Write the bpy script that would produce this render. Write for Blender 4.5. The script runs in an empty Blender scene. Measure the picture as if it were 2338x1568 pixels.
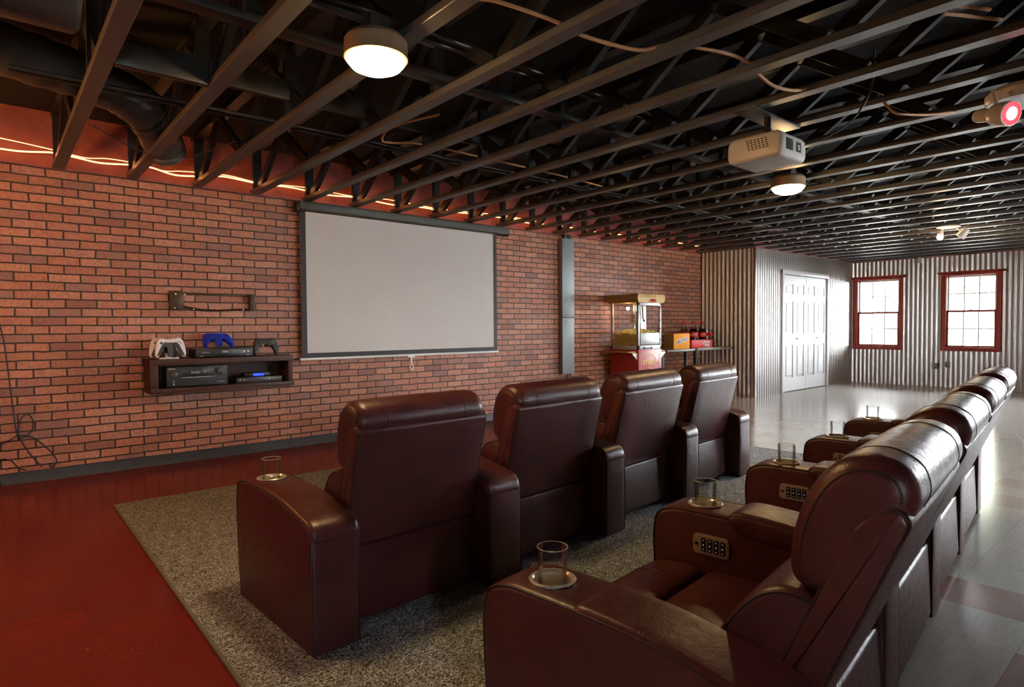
import bpy, bmesh, math, random
from mathutils import Vector, Matrix, Euler

random.seed(7)
PI = math.pi
sc = bpy.context.scene
COL = sc.collection.objects

# ------------------------------------------------------------------ materials
class NT:
    """small node-tree writer"""
    def __init__(self, name):
        self.m = bpy.data.materials.new(name)
        self.m.use_nodes = True
        self.t = self.m.node_tree
        self.t.nodes.clear()
        self.out = self.t.nodes.new('ShaderNodeOutputMaterial')
    def n(self, typ, ins=None, **props):
        nd = self.t.nodes.new('ShaderNode' + typ)
        for k, v in props.items():
            setattr(nd, k, v)
        for k, v in (ins or {}).items():
            s = nd.inputs[k]
            if isinstance(v, bpy.types.NodeSocket):
                self.t.links.new(v, s)
            else:
                if s.type == 'RGBA' and len(v) == 3:
                    v = (*v, 1)
                s.default_value = v
        return nd
    def link(self, a, b):
        self.t.links.new(a, b)
    def coord(self, which='Object', scale=(1, 1, 1), loc=(0, 0, 0), rot=(0, 0, 0)):
        tc = self.n('TexCoord')
        mp = self.n('Mapping', {'Vector': tc.outputs[which], 'Scale': scale, 'Location': loc, 'Rotation': rot})
        return mp.outputs[0]
    def noise(self, vec, scale, detail=3, rough=.5, dist=0):
        return self.n('TexNoise', {'Vector': vec, 'Scale': scale, 'Detail': detail, 'Roughness': rough, 'Distortion': dist}).outputs[0]
    def ramp(self, fac, stops, interp='LINEAR'):
        r = self.n('ValToRGB', {'Fac': fac})
        r.color_ramp.interpolation = interp
        el = r.color_ramp.elements
        while len(el) < len(stops):
            el.new(.5)
        for e, (p, c) in zip(el, stops):
            e.position = p
            e.color = (c, c, c, 1) if isinstance(c, (int, float)) else (*c, 1)
        return r.outputs[0]
    def mix(self, fac, a, b, mode='MIX'):
        nd = self.n('Mix', data_type='RGBA', blend_type=mode)
        for s, v in ((nd.inputs[0], fac), (nd.inputs[6], a), (nd.inputs[7], b)):
            if isinstance(v, bpy.types.NodeSocket):
                self.link(v, s)
            else:
                s.default_value = (*v, 1) if isinstance(v, tuple) and len(v) == 3 else v
        return nd.outputs[2]
    def math(self, op, a, b=0.0, c=None):
        nd = self.n('Math', operation=op)
        for i, v in enumerate((a, b) if c is None else (a, b, c)):
            if isinstance(v, bpy.types.NodeSocket):
                self.link(v, nd.inputs[i])
            else:
                nd.inputs[i].default_value = v
        return nd.outputs[0]
    def bump(self, h, strength=.3, dist=.01):
        return self.n('Bump', {'Height': h, 'Strength': strength, 'Distance': dist}).outputs[0]
    def done(self, base, rough=.5, metal=0., normal=None, **kw):
        ins = {'Base Color': base, 'Roughness': rough, 'Metallic': metal}
        if normal is not None:
            ins['Normal'] = normal
        for k, v in kw.items():
            ins[k.replace('_', ' ')] = v
        p = self.n('BsdfPrincipled', ins)
        self.link(p.outputs[0], self.out.inputs[0])
        return self.m


def plain(name, col, rough=.5, metal=0., **kw):
    return NT(name).done((*col, 1), rough, metal, **kw)


def speckled(name, col, rough=.5, metal=0., amount=.25, scale=40, bump=.0):
    w = NT(name)
    v = w.coord()
    f = w.noise(v, scale, 4)
    c = w.mix(f, tuple(x * (1 - amount) for x in col), tuple(min(1, x * (1 + amount)) for x in col))
    return w.done(c, rough, metal, w.bump(f, bump, .004) if bump else None)


def emit(name, col, strength):
    w = NT(name)
    e = w.n('Emission', {'Color': col, 'Strength': strength})
    w.link(e.outputs[0], w.out.inputs[0])
    return w.m


def leather(name, a, b):
    w = NT(name)
    v = w.coord()
    big = w.noise(v, 5, 4, .6)
    mid = w.noise(v, 38, 3, .6, .4)
    vor = w.n('TexVoronoi', {'Vector': v, 'Scale': 330.}).outputs['Distance']
    h = w.math('ADD', w.math('MULTIPLY', vor, .25), w.math('MULTIPLY', mid, .9))
    c = w.mix(w.ramp(big, [(.3, 0.), (.7, 1.)]), a, b)
    r = w.ramp(mid, [(.3, .30), (.75, .46)])
    return w.done(c, r, 0, w.bump(h, .22, .006), Specular_IOR_Level=.5)


def brick():
    w = NT('brick_panel')
    tc = w.n('TexCoord').outputs['Object']
    sp = w.n('SeparateXYZ', {'Vector': tc})
    wob = w.noise(tc, 9, 2)
    off = w.math('MULTIPLY', w.math('SUBTRACT', wob, .5), .012)
    u = w.math('ADD', w.math('SUBTRACT', sp.outputs[0], .1435 - .207 * 20), off)
    vv = w.math('ADD', w.math('SUBTRACT', sp.outputs[2], 1.471 - 22 * .0672), off)
    cv = w.n('CombineXYZ', {'X': u, 'Y': vv, 'Z': 0.})
    b = w.n('TexBrick', {'Vector': cv.outputs[0], 'Color1': (0, 0, 0), 'Color2': (1, 1, 1), 'Mortar': (.5, .5, .5), 'Scale': 1.,
                         'Mortar Size': .0062, 'Mortar Smooth': .25, 'Bias': 0., 'Brick Width': .207, 'Row Height': .0672}, offset=.5)
    rnd = b.outputs[0]
    mort = b.outputs[1]
    body = w.ramp(rnd, [(0., (.30, .11, .072)), (.2, (.57, .215, .112)), (.42, (.46, .165, .095)), (.6, (.62, .265, .158)), (.8, (.50, .21, .14)), (1., (.30, .14, .11))])
    n1 = w.noise(tc, 55, 4, .65)
    body = w.mix(w.ramp(n1, [(.35, .55), (.65, 0.)]), body, (.17, .080, .060))
    vs = w.n('TexVoronoi', {'Vector': w.coord(scale=(1, 1, 1.8)), 'Scale': 34., 'Randomness': 1.}).outputs['Distance']
    spots = w.math('MULTIPLY', w.ramp(vs, [(.10, 1.), (.17, 0.)]), w.ramp(w.noise(tc, 14, 2), [(.45, 0.), (.55, 1.)]))
    body = w.mix(spots, body, (.045, .022, .018))
    c = w.mix(mort, body, (.032, .02, .013))
    # seams of the printed panels, every 1.22 m
    sx = w.math('ABSOLUTE', w.math('SUBTRACT', w.math('MODULO', w.math('ADD', sp.outputs[0], 5 * 1.22 - .966), 1.22), .61))
    seam = w.math('GREATER_THAN', sx, .61 - .0022)
    c = w.mix(w.math('MULTIPLY', seam, .65), c, (.03, .018, .012))
    h = w.math('SUBTRACT', w.math('MULTIPLY', n1, .25), w.math('ADD', mort, w.math('MULTIPLY', spots, .3)))
    return w.done(c, w.ramp(n1, [(.3, .42), (.7, .62)]), 0, w.bump(h, .55, .006), Specular_IOR_Level=.35)


def floor_mat():
    w = NT('floor_paint_and_tile')
    tc = w.n('TexCoord').outputs['Object']
    sp = w.n('SeparateXYZ', {'Vector': tc})
    X, Y = sp.outputs[0], sp.outputs[1]
    T = .3085
    tx = w.math('DIVIDE', w.math('SUBTRACT', X, 2.432 - 20 * T), T)
    ty = w.math('DIVIDE', w.math('SUBTRACT', Y, .462 - 30 * T), T)
    ix, iy = w.math('FLOOR', tx), w.math('FLOOR', ty)
    idv = w.n('CombineXYZ', {'X': ix, 'Y': iy, 'Z': 0.}).outputs[0]
    rnd = w.n('TexWhiteNoise', {'Vector': idv}, noise_dimensions='3D').outputs[0]
    par = w.math('MODULO', w.math('ADD', ix, 200.), 2.)
    near = w.math('MULTIPLY', w.math('LESS_THAN', X, 3.39), w.math('LESS_THAN', Y, 1.3))
    wallside = w.math('MULTIPLY', w.math('GREATER_THAN', Y, 3.1), w.math('LESS_THAN', X, 8.2))
    some = w.math('MULTIPLY', w.math('MAXIMUM', near, wallside), w.ramp(rnd, [(.0, 1.), (.70, .6), (.74, .1)]))
    red = w.math('MULTIPLY', w.math('LESS_THAN', par, .5), w.math('MAXIMUM', some, w.ramp(rnd, [(.0, .35), (.25, .1), (.3, 0.)])))
    # vinyl tile with streaked marbling
    streak = w.noise(w.coord(scale=(3, 26, 1)), 3.2, 4, .6, .6)
    beige = w.mix(streak, (.46, .43, .38), (.66, .63, .58))
    reds = w.mix(streak, (.34, .15, .12), (.46, .24, .20))
    tile = w.mix(red, beige, reds)
    fx, fy = w.math('FRACT', tx), w.math('FRACT', ty)
    ex = w.math('MINIMUM', fx, w.math('SUBTRACT', 1., fx))
    ey = w.math('MINIMUM', fy, w.math('SUBTRACT', 1., fy))
    joint = w.math('LESS_THAN', w.math('MINIMUM', ex, ey), .006)
    tile = w.mix(w.math('MULTIPLY', joint, .4), tile, (.2, .17, .14))
    # red painted part, worn along the wall
    n1 = w.noise(tc, 1.3, 5, .6)
    n2 = w.noise(w.coord(scale=(1.5, 6, 1)), 8, 4, .7)
    paint = w.mix(w.ramp(n1, [(.3, 0.), (.7, 1.)]), (.150, .009, .004), (.225, .017, .008))
    paint = w.mix(w.ramp(n2, [(.5, 0.), (.8, .35)]), paint, (.07, .009, .006))
    specks = w.n('TexVoronoi', {'Vector': tc, 'Scale': 17.}).outputs['Distance']
    sm = w.math('MULTIPLY', w.ramp(specks, [(.035, 1.), (.055, 0.)]), w.ramp(w.noise(tc, 2.2, 2), [(.5, 0.), (.62, .8)]))
    scr = w.noise(w.coord(scale=(1, 9, 1), rot=(0, 0, .5)), 4.5, 2, .5, 1.2)
    scm = w.math('MULTIPLY', w.ramp(scr, [(.493, 0.), (.5, .3), (.507, 0.)]), w.ramp(w.noise(tc, 1.1, 2), [(.5, 0.), (.65, 1.)]))
    paint = w.mix(w.math('MAXIMUM', sm, scm), paint, (.55, .30, .25))
    edge = w.math('MULTIPLY', w.math('SUBTRACT', w.noise(tc, 3, 3), .5), .5)
    za = w.math('MULTIPLY', w.math('GREATER_THAN', Y, 1.3), w.math('LESS_THAN', X, 5.3))
    zb = w.math('MULTIPLY', w.math('GREATER_THAN', Y, 4.45), w.math('LESS_THAN', w.math('ADD', X, edge), 7.6))
    zone = w.math('MAXIMUM', za, zb)
    c = w.mix(zone, tile, paint)
    rgh = w.math('ADD', w.math('MULTIPLY', n2, .12), w.math('MULTIPLY', streak, .10))
    rgh = w.math('ADD', rgh, .06)
    h = w.math('ADD', w.noise(tc, 2.5, 3), w.math('MULTIPLY', joint, -.15))
    return w.done(c, rgh, 0, w.bump(w.math('ADD', h, w.math('MULTIPLY', streak, .25)), .10, .01), Specular_IOR_Level=.6, Coat_Weight=w.math('MULTIPLY', w.math('SUBTRACT', 1., zone), .8), Coat_Roughness=.17)


def galvanised(name, col=(.60, .61, .62), rough=.3):
    w = NT(name)
    v = w.coord()
    sp = w.noise(v, 26, 4, .6)
    st = w.noise(w.coord(scale=(1, 1, .18)), 9, 4, .6)
    c = w.mix(w.math('ADD', w.math('MULTIPLY', sp, .5), w.math('MULTIPLY', st, .5)), tuple(x * .82 for x in col), tuple(min(1, x * 1.18) for x in col))
    r = w.math('ADD', w.math('MULTIPLY', sp, .10), rough - .04)
    return w.done(c, r, 1.)


def rug_mat():
    w = NT('rug_pile')
    tc = w.n('TexCoord').outputs['Object']
    a = w.noise(tc, 62, 2, .6, 2.6)
    b = w.noise(tc, 170, 2, .7, .5)
    big = w.noise(tc, 2.2, 3)
    f = w.math('ADD', w.math('MULTIPLY', a, .7), w.math('MULTIPLY', b, .3))
    c = w.ramp(f, [(.38, (.014, .015, .017)), (.46, (.122, .130, .142)), (.53, (.345, .365, .395)), (.60, (.79, .83, .88))])
    c = w.mix(w.math('MULTIPLY', big, .2), c, (.15, .157, .168))
    return w.done(c, .95, 0, w.bump(f, .9, .012), Specular_IOR_Level=.1)


def wood(name, a, b, rough=.4, scale=(2, 30, 30), spec=.5):
    w = NT(name)
    v = w.coord(scale=scale)
    f = w.noise(v, 2.2, 5, .6, .6)
    return w.done(w.mix(f, a, b), w.ramp(f, [(.3, rough), (.7, rough + .15)]), 0, w.bump(f, .12, .003), Specular_IOR_Level=spec)


def pane_mat(name='window_glass', col=(.97, .98, .98), ior=1.45, mul=1.):
    w = NT(name)
    t = w.n('BsdfTransparent', {'Color': col})
    g = w.n('BsdfGlossy', {'Roughness': .02})
    fr = w.n('Fresnel', {'IOR': ior})
    fac = w.math('MULTIPLY', fr.outputs[0], mul)
    mx = w.n('MixShader', {0: fac, 1: t.outputs[0], 2: g.outputs[0]})
    w.link(mx.outputs[0], w.out.inputs[0])
    return w.m


M = {
    'leather': leather('burgundy_leather', (.048, .0095, .0120), (.084, .0170, .0185)),
    'leather_dark': plain('leather_seam', (.022, .007, .006), .6),
    'brick': brick(),
    'floor': floor_mat(),
    'galv': galvanised('corrugated_galvanised', (.60, .575, .56), .37),
    'galv_post': speckled('galvanised_channel', (.27, .30, .31), .5, .45, amount=.15, scale=35),
    'rug': rug_mat(),
    'rug_edge': speckled('rug_binding', (.16, .145, .125), .9, scale=90),
    'truss': wood('black_timber_lit', (.060, .053, .050), (.115, .104, .097), .28, (30, 2, 30), .6),  # bottom chords: tone raised to stand for floor bounce on their undersides
    'web': wood('black_timber_shaded', (.012, .0105, .0095), (.026, .022, .020), .34, (30, 2, 30), .5),  # same timber darkened, shade above the chords put into the colour
    'deck': speckled('black_painted_deck', (.006, .005, .005), .9, scale=6),
    'upper': speckled('red_primer_rim', (.30, .085, .070), .7, amount=.5, scale=9, bump=.2),
    'cove': speckled('charcoal_cove_base', (.035, .035, .037), .45, scale=12),
    'walnut': wood('dark_walnut', (.034, .012, .0065), (.075, .028, .014), .40, spec=.3),
    'white': speckled('white_paint', (.62, .612, .605), .45, amount=.03),
    'red_trim': speckled('red_window_paint', (.33, .042, .028), .4, amount=.2, scale=14),
    'vinyl': plain('white_vinyl', (.8, .79, .77), .35),
    'pane': pane_mat(),
    'black': plain('black_plastic', (.012, .012, .013), .35),
    'black_rough': plain('black_satin', (.02, .02, .022), .55),
    'dial': plain('grey_dial', (.045, .045, .047), .3),
    'print_white': plain('white_print', (.75, .75, .75), .5),
    'steel': plain('polished_steel', (.90, .87, .82), .25, .75),
    'nickel': plain('brushed_nickel', (.62, .50, .36), .28, 1.),
    'panel': plain('satin_panel', (.46, .40, .35), .32, .5),
    'glass': pane_mat('clear_glass', (.97, .98, .98), 1.42, .8),
    'glass_rim': plain('glass_rim', (.85, .88, .88), .05, 0, Alpha=.55),
    'screen': speckled('screen_fabric', (.58, .54, .505), .8, amount=.03, scale=3),
    'screen_black': plain('screen_border', (.018, .015, .014), .6),
    'case': speckled('grey_case_metal', (.075, .073, .065), .45, .2, amount=.15, scale=30),
    'bronze': plain('dark_bronze', (.06, .032, .013), .42, .6),
    'duct': leather('black_duct_jacket', (.045, .042, .040), (.075, .070, .066)),
    'cord': plain('copper_cord', (.58, .29, .13), .45),
    'cable': plain('black_cable', (.012, .012, .012), .5),
    'pipe': plain('painted_pipe', (.05, .045, .042), .4, .3),
    'proj': speckled('cream_projector_shell', (.70, .66, .60), .35, amount=.05),
    'vent': plain('dark_vents', (.06, .05, .045), .6),
    'blue': plain('blue_shell', (.012, .045, .50), .35),
    'pad_white': plain('white_shell', (.78, .76, .79), .35),
    'pad_grey': plain('charcoal_shell', (.030, .033, .030), .45),
    'cart_red': plain('cart_red_enamel', (.36, .022, .018), .35),
    'cart_panel': plain('cart_panel_rose', (.43, .075, .08), .4),
    'gold': plain('cart_gold', (.36, .22, .06), .42, .3),
    'gold_print': plain('gold_print', (.80, .52, .12), .5),
    'alu': plain('white_aluminium', (.46, .46, .46), .4, .2),
    'tan': wood('tan_wood', (.36, .17, .05), (.50, .26, .09), .45),
    'cream': plain('cream_bracket', (.82, .74, .58), .5),
    'corn': speckled('popped_corn', (.93, .76, .32), .8, amount=.25, scale=60),
    'yellow': plain('candy_yellow', (.74, .27, .003), .6, Specular_IOR_Level=.12),
    'purple': plain('dark_purple_print', (.06, .02, .09), .5),
    'label_red': plain('label_red', (.62, .015, .02), .45, Specular_IOR_Level=.2),
    'cola': plain('cola', (.030, .010, .006), .1),
    'amber': plain('amber_drink', (.40, .13, .03), .1, Transmission_Weight=.6),
    'table': wood('weathered_table', (.10, .075, .055), (.19, .15, .11), .4, (2, 30, 30)),
    'iron': plain('dark_iron', (.035, .036, .034), .45, .4),
    'tyre': plain('tyre_rubber', (.012, .012, .012), .6),
    'chrome': plain('chrome_spokes', (.75, .75, .75), .15, 1.),
    'paper': plain('white_paper', (.8, .78, .76), .7),
    'wall_paint': speckled('beige_wall_paint', (.42, .34, .28), .6, amount=.06),
    'lamp_body': plain('lamp_ring', (.40, .27, .16), .35, .6),
    'lamp': emit('lit_diffuser', (1., .64, .28), 105.),
    'bulb': emit('lit_bulb', (1., .62, .28), 260.),
    'redlens': emit('red_lens', (1., .03, .04), 4.),
    'redcore': emit('red_lens_core', (1., .22, .25), 3.6),
    'rope': emit('led_rope', (1., .36, .11), 6.),
    'led_blue': emit('blue_display', (.05, .12, 1.), 1.0),
    'led_white': emit('white_display', (.75, .85, 1.), .2),
    'spot_white': plain('white_spot_shell', (.78, .72, .66), .35),
    'siding': speckled('pale_siding', (.80, .79, .77), .7, amount=.04),
    'leaf': speckled('tree_leaf', (.34, .37, .28), .6, amount=.4, scale=6),
    'bark': speckled('tree_bark', (.20, .15, .11), .8),
    'grass': speckled('yard_grass', (.42, .42, .38), .9),
    'roof': speckled('grey_shingle', (.28, .27, .27), .8),
}

# ------------------------------------------------------------------ mesh helpers
class MB:
    def __init__(self):
        self.bm = bmesh.new()
        self.mats = []
        self.mi = 0
    def use(self, name):
        if name not in self.mats:
            self.mats.append(name)
        self.mi = self.mats.index(name)
        return self
    def _new(self, faces):
        for f in faces:
            f.material_index = self.mi
    def face(self, vs):
        try:
            f = self.bm.faces.new(vs)
            f.material_index = self.mi
            return f
        except ValueError:
            return None
    def box(self, x0, x1, y0, y1, z0, z1, bev=0., seg=2, mat=None):
        m = Matrix.Translation(((x0 + x1) / 2, (y0 + y1) / 2, (z0 + z1) / 2)) @ Matrix.Diagonal((abs(x1 - x0), abs(y1 - y0), abs(z1 - z0), 1))
        if mat is not None:
            m = mat @ m
        r = bmesh.ops.create_cube(self.bm, size=1., matrix=m)
        vs = r['verts']
        fs = {f for v in vs for f in v.link_faces}
        self._new(fs)
        if bev > 0:
            es = list({e for v in vs for e in v.link_edges})
            o = bmesh.ops.bevel(self.bm, geom=es, offset=bev, segments=seg, profile=.5, affect='EDGES')
            self._new(o['faces'])
        return self
    def bar(self, p, q, w, h, up=(0, 0, 1), bev=0.):
        p, q = Vector(p), Vector(q)
        d = q - p
        L = d.length
        z = d.normalized()
        x = Vector(up).cross(z)
        if x.length < 1e-5:
            x = Vector((1, 0, 0)).cross(z)
        x.normalize()
        y = z.cross(x)
        m = Matrix((x, y, z)).transposed().to_4x4()
        m.translation = (p + q) / 2
        return self.box(-w / 2, w / 2, -h / 2, h / 2, -L / 2, L / 2, bev, 2, m)
    def tube(self, pts, r, n=8, closed=False):
        pts = [Vector(p) for p in pts]
        k = len(pts)
        rings = []
        prev = None
        for i, p in enumerate(pts):
            a = pts[i - 1] if (i > 0 or closed) else p
            b = pts[(i + 1) % k] if (i < k - 1 or closed) else p
            t = (b - a)
            t = t.normalized() if t.length > 1e-9 else Vector((0, 0, 1))
            if prev is None:
                u = t.orthogonal().normalized()
            else:
                u = prev - t * prev.dot(t)
                u = u.normalized() if u.length > 1e-6 else t.orthogonal().normalized()
            prev = u
            v = t.cross(u)
            rr = r[i] if isinstance(r, (list, tuple)) else r
            rings.append([self.bm.verts.new(p + (u * math.cos(2 * PI * j / n) + v * math.sin(2 * PI * j / n)) * rr) for j in range(n)])
        for i in range(k if closed else k - 1):
            A, B = rings[i], rings[(i + 1) % k]
            for j in range(n):
                self.face((A[j], A[(j + 1) % n], B[(j + 1) % n], B[j]))
        if not closed:
            self.face(list(reversed(rings[0])))
            self.face(rings[-1])
        return self
    def lathe(self, prof, c=(0, 0, 0), n=32, mat=None, closed=False):
        m = (mat or Matrix.Identity(4)).copy()
        m = Matrix.Translation(c) @ m
        rings = []
        for r, z in prof:
            if r < 1e-6:
                rings.append([self.bm.verts.new(m @ Vector((0, 0, z)))])
            else:
                rings.append([self.bm.verts.new(m @ Vector((r * math.cos(2 * PI * j / n), r * math.sin(2 * PI * j / n), z))) for j in range(n)])
        pr = list(zip(rings, rings[1:])) + ([(rings[-1], rings[0])] if closed else [])
        for A, B in pr:
            for j in range(n):
                k = (j + 1) % n
                if len(A) == 1 and len(B) == 1:
                    continue
                if len(A) == 1:
                    self.face((A[0], B[k], B[j]))
                elif len(B) == 1:
                    self.face((A[j], A[k], B[0]))
                else:
                    self.face((A[j], A[k], B[k], B[j]))
        return self
    def pillow(self, prof, x0, x1, r, nr=5, crown=0., nm=6, mat=None):
        """sweep a closed (y,z) outline along x, ends rounded by r, middle swollen by crown"""
        prof = [Vector((a, b)) for a, b in prof]
        nrm = normals2(prof)
        st = []
        for i in range(nr + 1):
            th = i / nr * PI / 2
            st.append((x0 + r * (1 - math.cos(th)), r * (1 - math.sin(th))))
        for i in range(1, nm):
            st.append((x0 + r + (x1 - x0 - 2 * r) * i / nm, 0))
        for i in range(nr + 1):
            th = (1 - i / nr) * PI / 2
            st.append((x1 - r * (1 - math.cos(th)), r * (1 - math.sin(th))))
        rings = []
        for x, ins in st:
            u = (x - x0) / (x1 - x0) * 2 - 1
            d = ins + crown * u * u
            ring = []
            for p, n_ in zip(prof, nrm):
                q = p + n_ * d
                v = Vector((x, q.x, q.y))
                ring.append(self.bm.verts.new(mat @ v if mat else v))
            rings.append(ring)
        k = len(prof)
        for A, B in zip(rings, rings[1:]):
            for j in range(k):
                self.face((A[j], A[(j + 1) % k], B[(j + 1) % k], B[j]))
        self.face(list(reversed(rings[0])))
        self.face(rings[-1])
        return self
    def prism(self, poly, fn, d0, d1):
        """poly of 2D points, fn(a,b,d)->3D"""
        A = [self.bm.verts.new(fn(a, b, d0)) for a, b in poly]
        B = [self.bm.verts.new(fn(a, b, d1)) for a, b in poly]
        k = len(poly)
        for j in range(k):
            self.face((A[j], A[(j + 1) % k], B[(j + 1) % k], B[j]))
        self.face(list(reversed(A)))
        self.face(B)
        return self
    def ball(self, c, r, sc_=(1, 1, 1), sub=2):
        m = Matrix.Translation(c) @ Matrix.Diagonal((r * sc_[0], r * sc_[1], r * sc_[2], 1))
        o = bmesh.ops.create_icosphere(self.bm, subdivisions=sub, radius=1., matrix=m)
        self._new({f for v in o['verts'] for f in v.link_faces})
        return self
    def mesh(self, name, angle=35):
        bmesh.ops.recalc_face_normals(self.bm, faces=self.bm.faces)
        me = bpy.data.meshes.new(name)
        self.bm.to_mesh(me)
        self.bm.free()
        for k in self.mats:
            me.materials.append(M[k])
        if angle:
            me.polygons.foreach_set('use_smooth', [True] * len(me.polygons))
            me.set_sharp_from_angle(angle=math.radians(angle))
        return me
    def build(self, name, parent=None, mat=None, angle=35, loc=(0, 0, 0), rot=(0, 0, 0)):
        if not self.mats:
            self.use(mat)
        return link(name, self.mesh(name, angle), parent, loc, rot)


def normals2(prof):
    area = sum(a.x * b.y - b.x * a.y for a, b in zip(prof, prof[1:] + prof[:1])) / 2
    s = 1 if area > 0 else -1
    out = []
    k = len(prof)
    for i in range(k):
        p, q, r = prof[i - 1], prof[i], prof[(i + 1) % k]
        e1, e2 = (q - p), (r - q)
        n1 = Vector((-e1.y, e1.x)).normalized() * s
        n2 = Vector((-e2.y, e2.x)).normalized() * s
        n = n1 + n2
        if n.length < 1e-6:
            n = n1
        n.normalize()
        out.append(n / max(.6, n.dot(n1)))
    return out


def inset2(prof, d):
    prof = [Vector(p) for p in prof]
    return [tuple(p + n * d) for p, n in zip(prof, normals2(prof))]


def spline(pts, per=6, closed=True):
    P = [Vector(p) for p in pts]
    k = len(P)
    out = []
    for i in range(k if closed else k - 1):
        a = P[i - 1] if (closed or i > 0) else P[i]
        b, c = P[i], P[(i + 1) % k]
        d = P[(i + 2) % k] if (closed or i + 2 < k) else c
        for j in range(per):
            t = j / per
            out.append(tuple(.5 * ((2 * b) + (c - a) * t + (2 * a - 5 * b + 4 * c - d) * t * t + (3 * b - a - 3 * c + d) * t ** 3)))
    if not closed:
        out.append(tuple(P[-1]))
    return out


def rounded(pts, r, n=4):
    """round the corners of a closed polygon"""
    P = [Vector(p) for p in pts]
    out = []
    for i in range(len(P)):
        a, b, c = P[i - 1], P[i], P[(i + 1) % len(P)]
        rr = r[i] if isinstance(r, (list, tuple)) else r
        d1, d2 = (a - b), (c - b)
        rr = min(rr, d1.length * .45, d2.length * .45)
        p, q = b + d1.normalized() * rr, b + d2.normalized() * rr
        for j in range(n + 1):
            t = j / n
            out.append(tuple((1 - t) ** 2 * p + 2 * t * (1 - t) * b + t * t * q))
    return out


def rrect(x0, x1, y0, y1, r, n=4):
    return rounded([(x0, y0), (x1, y0), (x1, y1), (x0, y1)], r, n)


# ------------------------------------------------------------------ object helpers
def link(name, data, parent=None, loc=(0, 0, 0), rot=(0, 0, 0)):
    o = bpy.data.objects.new(name, data)
    COL.link(o)
    o.location = loc
    o.rotation_euler = rot
    if parent is not None:
        o.parent = parent
    return o


def tag(o, label, cat, group=None, kind=None):
    o['label'] = label
    o['category'] = cat
    if group:
        o['group'] = group
    if kind:
        o['kind'] = kind
    return o


def thing(name, label, cat, loc=(0, 0, 0), rotz=0., group=None):
    o = link(name, None, None, loc, (0, 0, rotz))
    o.empty_display_size = .1
    return tag(o, label, cat, group)


def struct(o):
    o['kind'] = 'structure'
    return o


def copy_tree(o, parent=None, loc=None, rotz=None):
    c = o.copy()
    COL.link(c)
    if parent is not None:
        c.parent = parent
    if loc is not None:
        c.location = loc
    if rotz is not None:
        c.rotation_euler = (0, 0, rotz)
    for ch in list(o.children):
        copy_tree(ch, c)
    return c


def text_mesh(body, size, ext=.0006, shear=0., bold=0., align='CENTER'):
    cu = bpy.data.curves.new('lettering', 'FONT')
    cu.body = body
    cu.size = size
    cu.extrude = ext
    cu.shear = shear
    cu.offset = bold
    cu.align_x = align
    cu.align_y = 'CENTER'
    cu.resolution_u = 3
    t = bpy.data.objects.new('lettering', cu)
    COL.link(t)
    dg = bpy.context.evaluated_depsgraph_get()
    me = bpy.data.meshes.new_from_object(t.evaluated_get(dg))
    bpy.data.objects.remove(t)
    bpy.data.curves.remove(cu)
    return me


def lettering(body, size, mat, parent, loc, rot, shear=0., bold=0., name='lettering', ext=.0006):
    me = text_mesh(body, size, ext, shear, bold)
    me.materials.clear()
    me.materials.append(M[mat])
    return link(name, me, parent, loc, rot)


FACE_NEG_Y = (PI / 2, 0, 0)          # text that reads from the -Y side

# ------------------------------------------------------------------ the room
WY = 5.934        # brick wall
BX, BY = 9.41, 4.947   # closet bump-out corner
FX = 13.376       # window wall
RX0, RY0 = -2.6, -3.2
ZT = 2.42         # underside of the trusses
ZD = 2.86         # deck above

b = MB().use('floor')
b.box(RX0 - .1, FX + .1, RY0 - .1, WY + .1, -.1, 0)
struct(b.build('floor', angle=0))

b = MB().use('deck')
b.box(RX0 - .1, FX + .12, RY0 - .1, WY + .2, ZD, ZD + .08)
struct(b.build('ceiling', angle=0))

b = MB().use('brick')
b.box(RX0, BX + .06, WY, WY + .14, 0, ZT)
wl = struct(b.build('wall_left', angle=0))
b = MB().use('upper')
b.box(RX0, BX + .02, WY + .035, WY + .14, ZT - .001, ZD)
b.box(RX0, BX + .02, WY - .012, WY + .10, ZT - .002, ZT + .012)
b.build('rim_board', wl, angle=0)

b = MB().use('cove')
b.prism([(0, 0), (.020, 0), (.012, .012), (.007, .03), (.007, .086), (.0, .09)], lambda a, z, d: (d, WY - a, z), RX0, BX)
struct(b.build('baseboard_left'))

WZ0, WZ1 = .672, 2.09
FILL_WIN = [(-1.40, -.92), (5.6, 6.4), (8.0, 8.7)]      # unseen windows added to the right wall as fill daylight
b = MB().use('wall_paint')
xs = [RX0 - .1] + [v for w_ in FILL_WIN for v in w_] + [FX + .1]
for i in range(0, len(xs), 2):
    b.box(xs[i], xs[i + 1], RY0 - .1, RY0, 0, ZD)
for x0, x1 in FILL_WIN:
    b.box(x0, x1, RY0 - .1, RY0, 0, WZ0 + .02)
    b.box(x0, x1, RY0 - .1, RY0, WZ1 - .02, ZD)
struct(b.build('wall_right', angle=0))
b = MB().use('wall_paint')
b.box(BX + .06, FX + .12, WY + .02, WY + .14, 0, ZD)
b.box(FX, FX + .12, BY + .02, WY + .14, 0, ZD)
struct(b.build('wall_closet_back', angle=0))
b = MB().use('wall_paint')
b.box(RX0 - .1, RX0, RY0, WY + .1, 0, ZD)
struct(b.build('wall_back', angle=0))

PER, AMP = .0762, .0105


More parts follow.
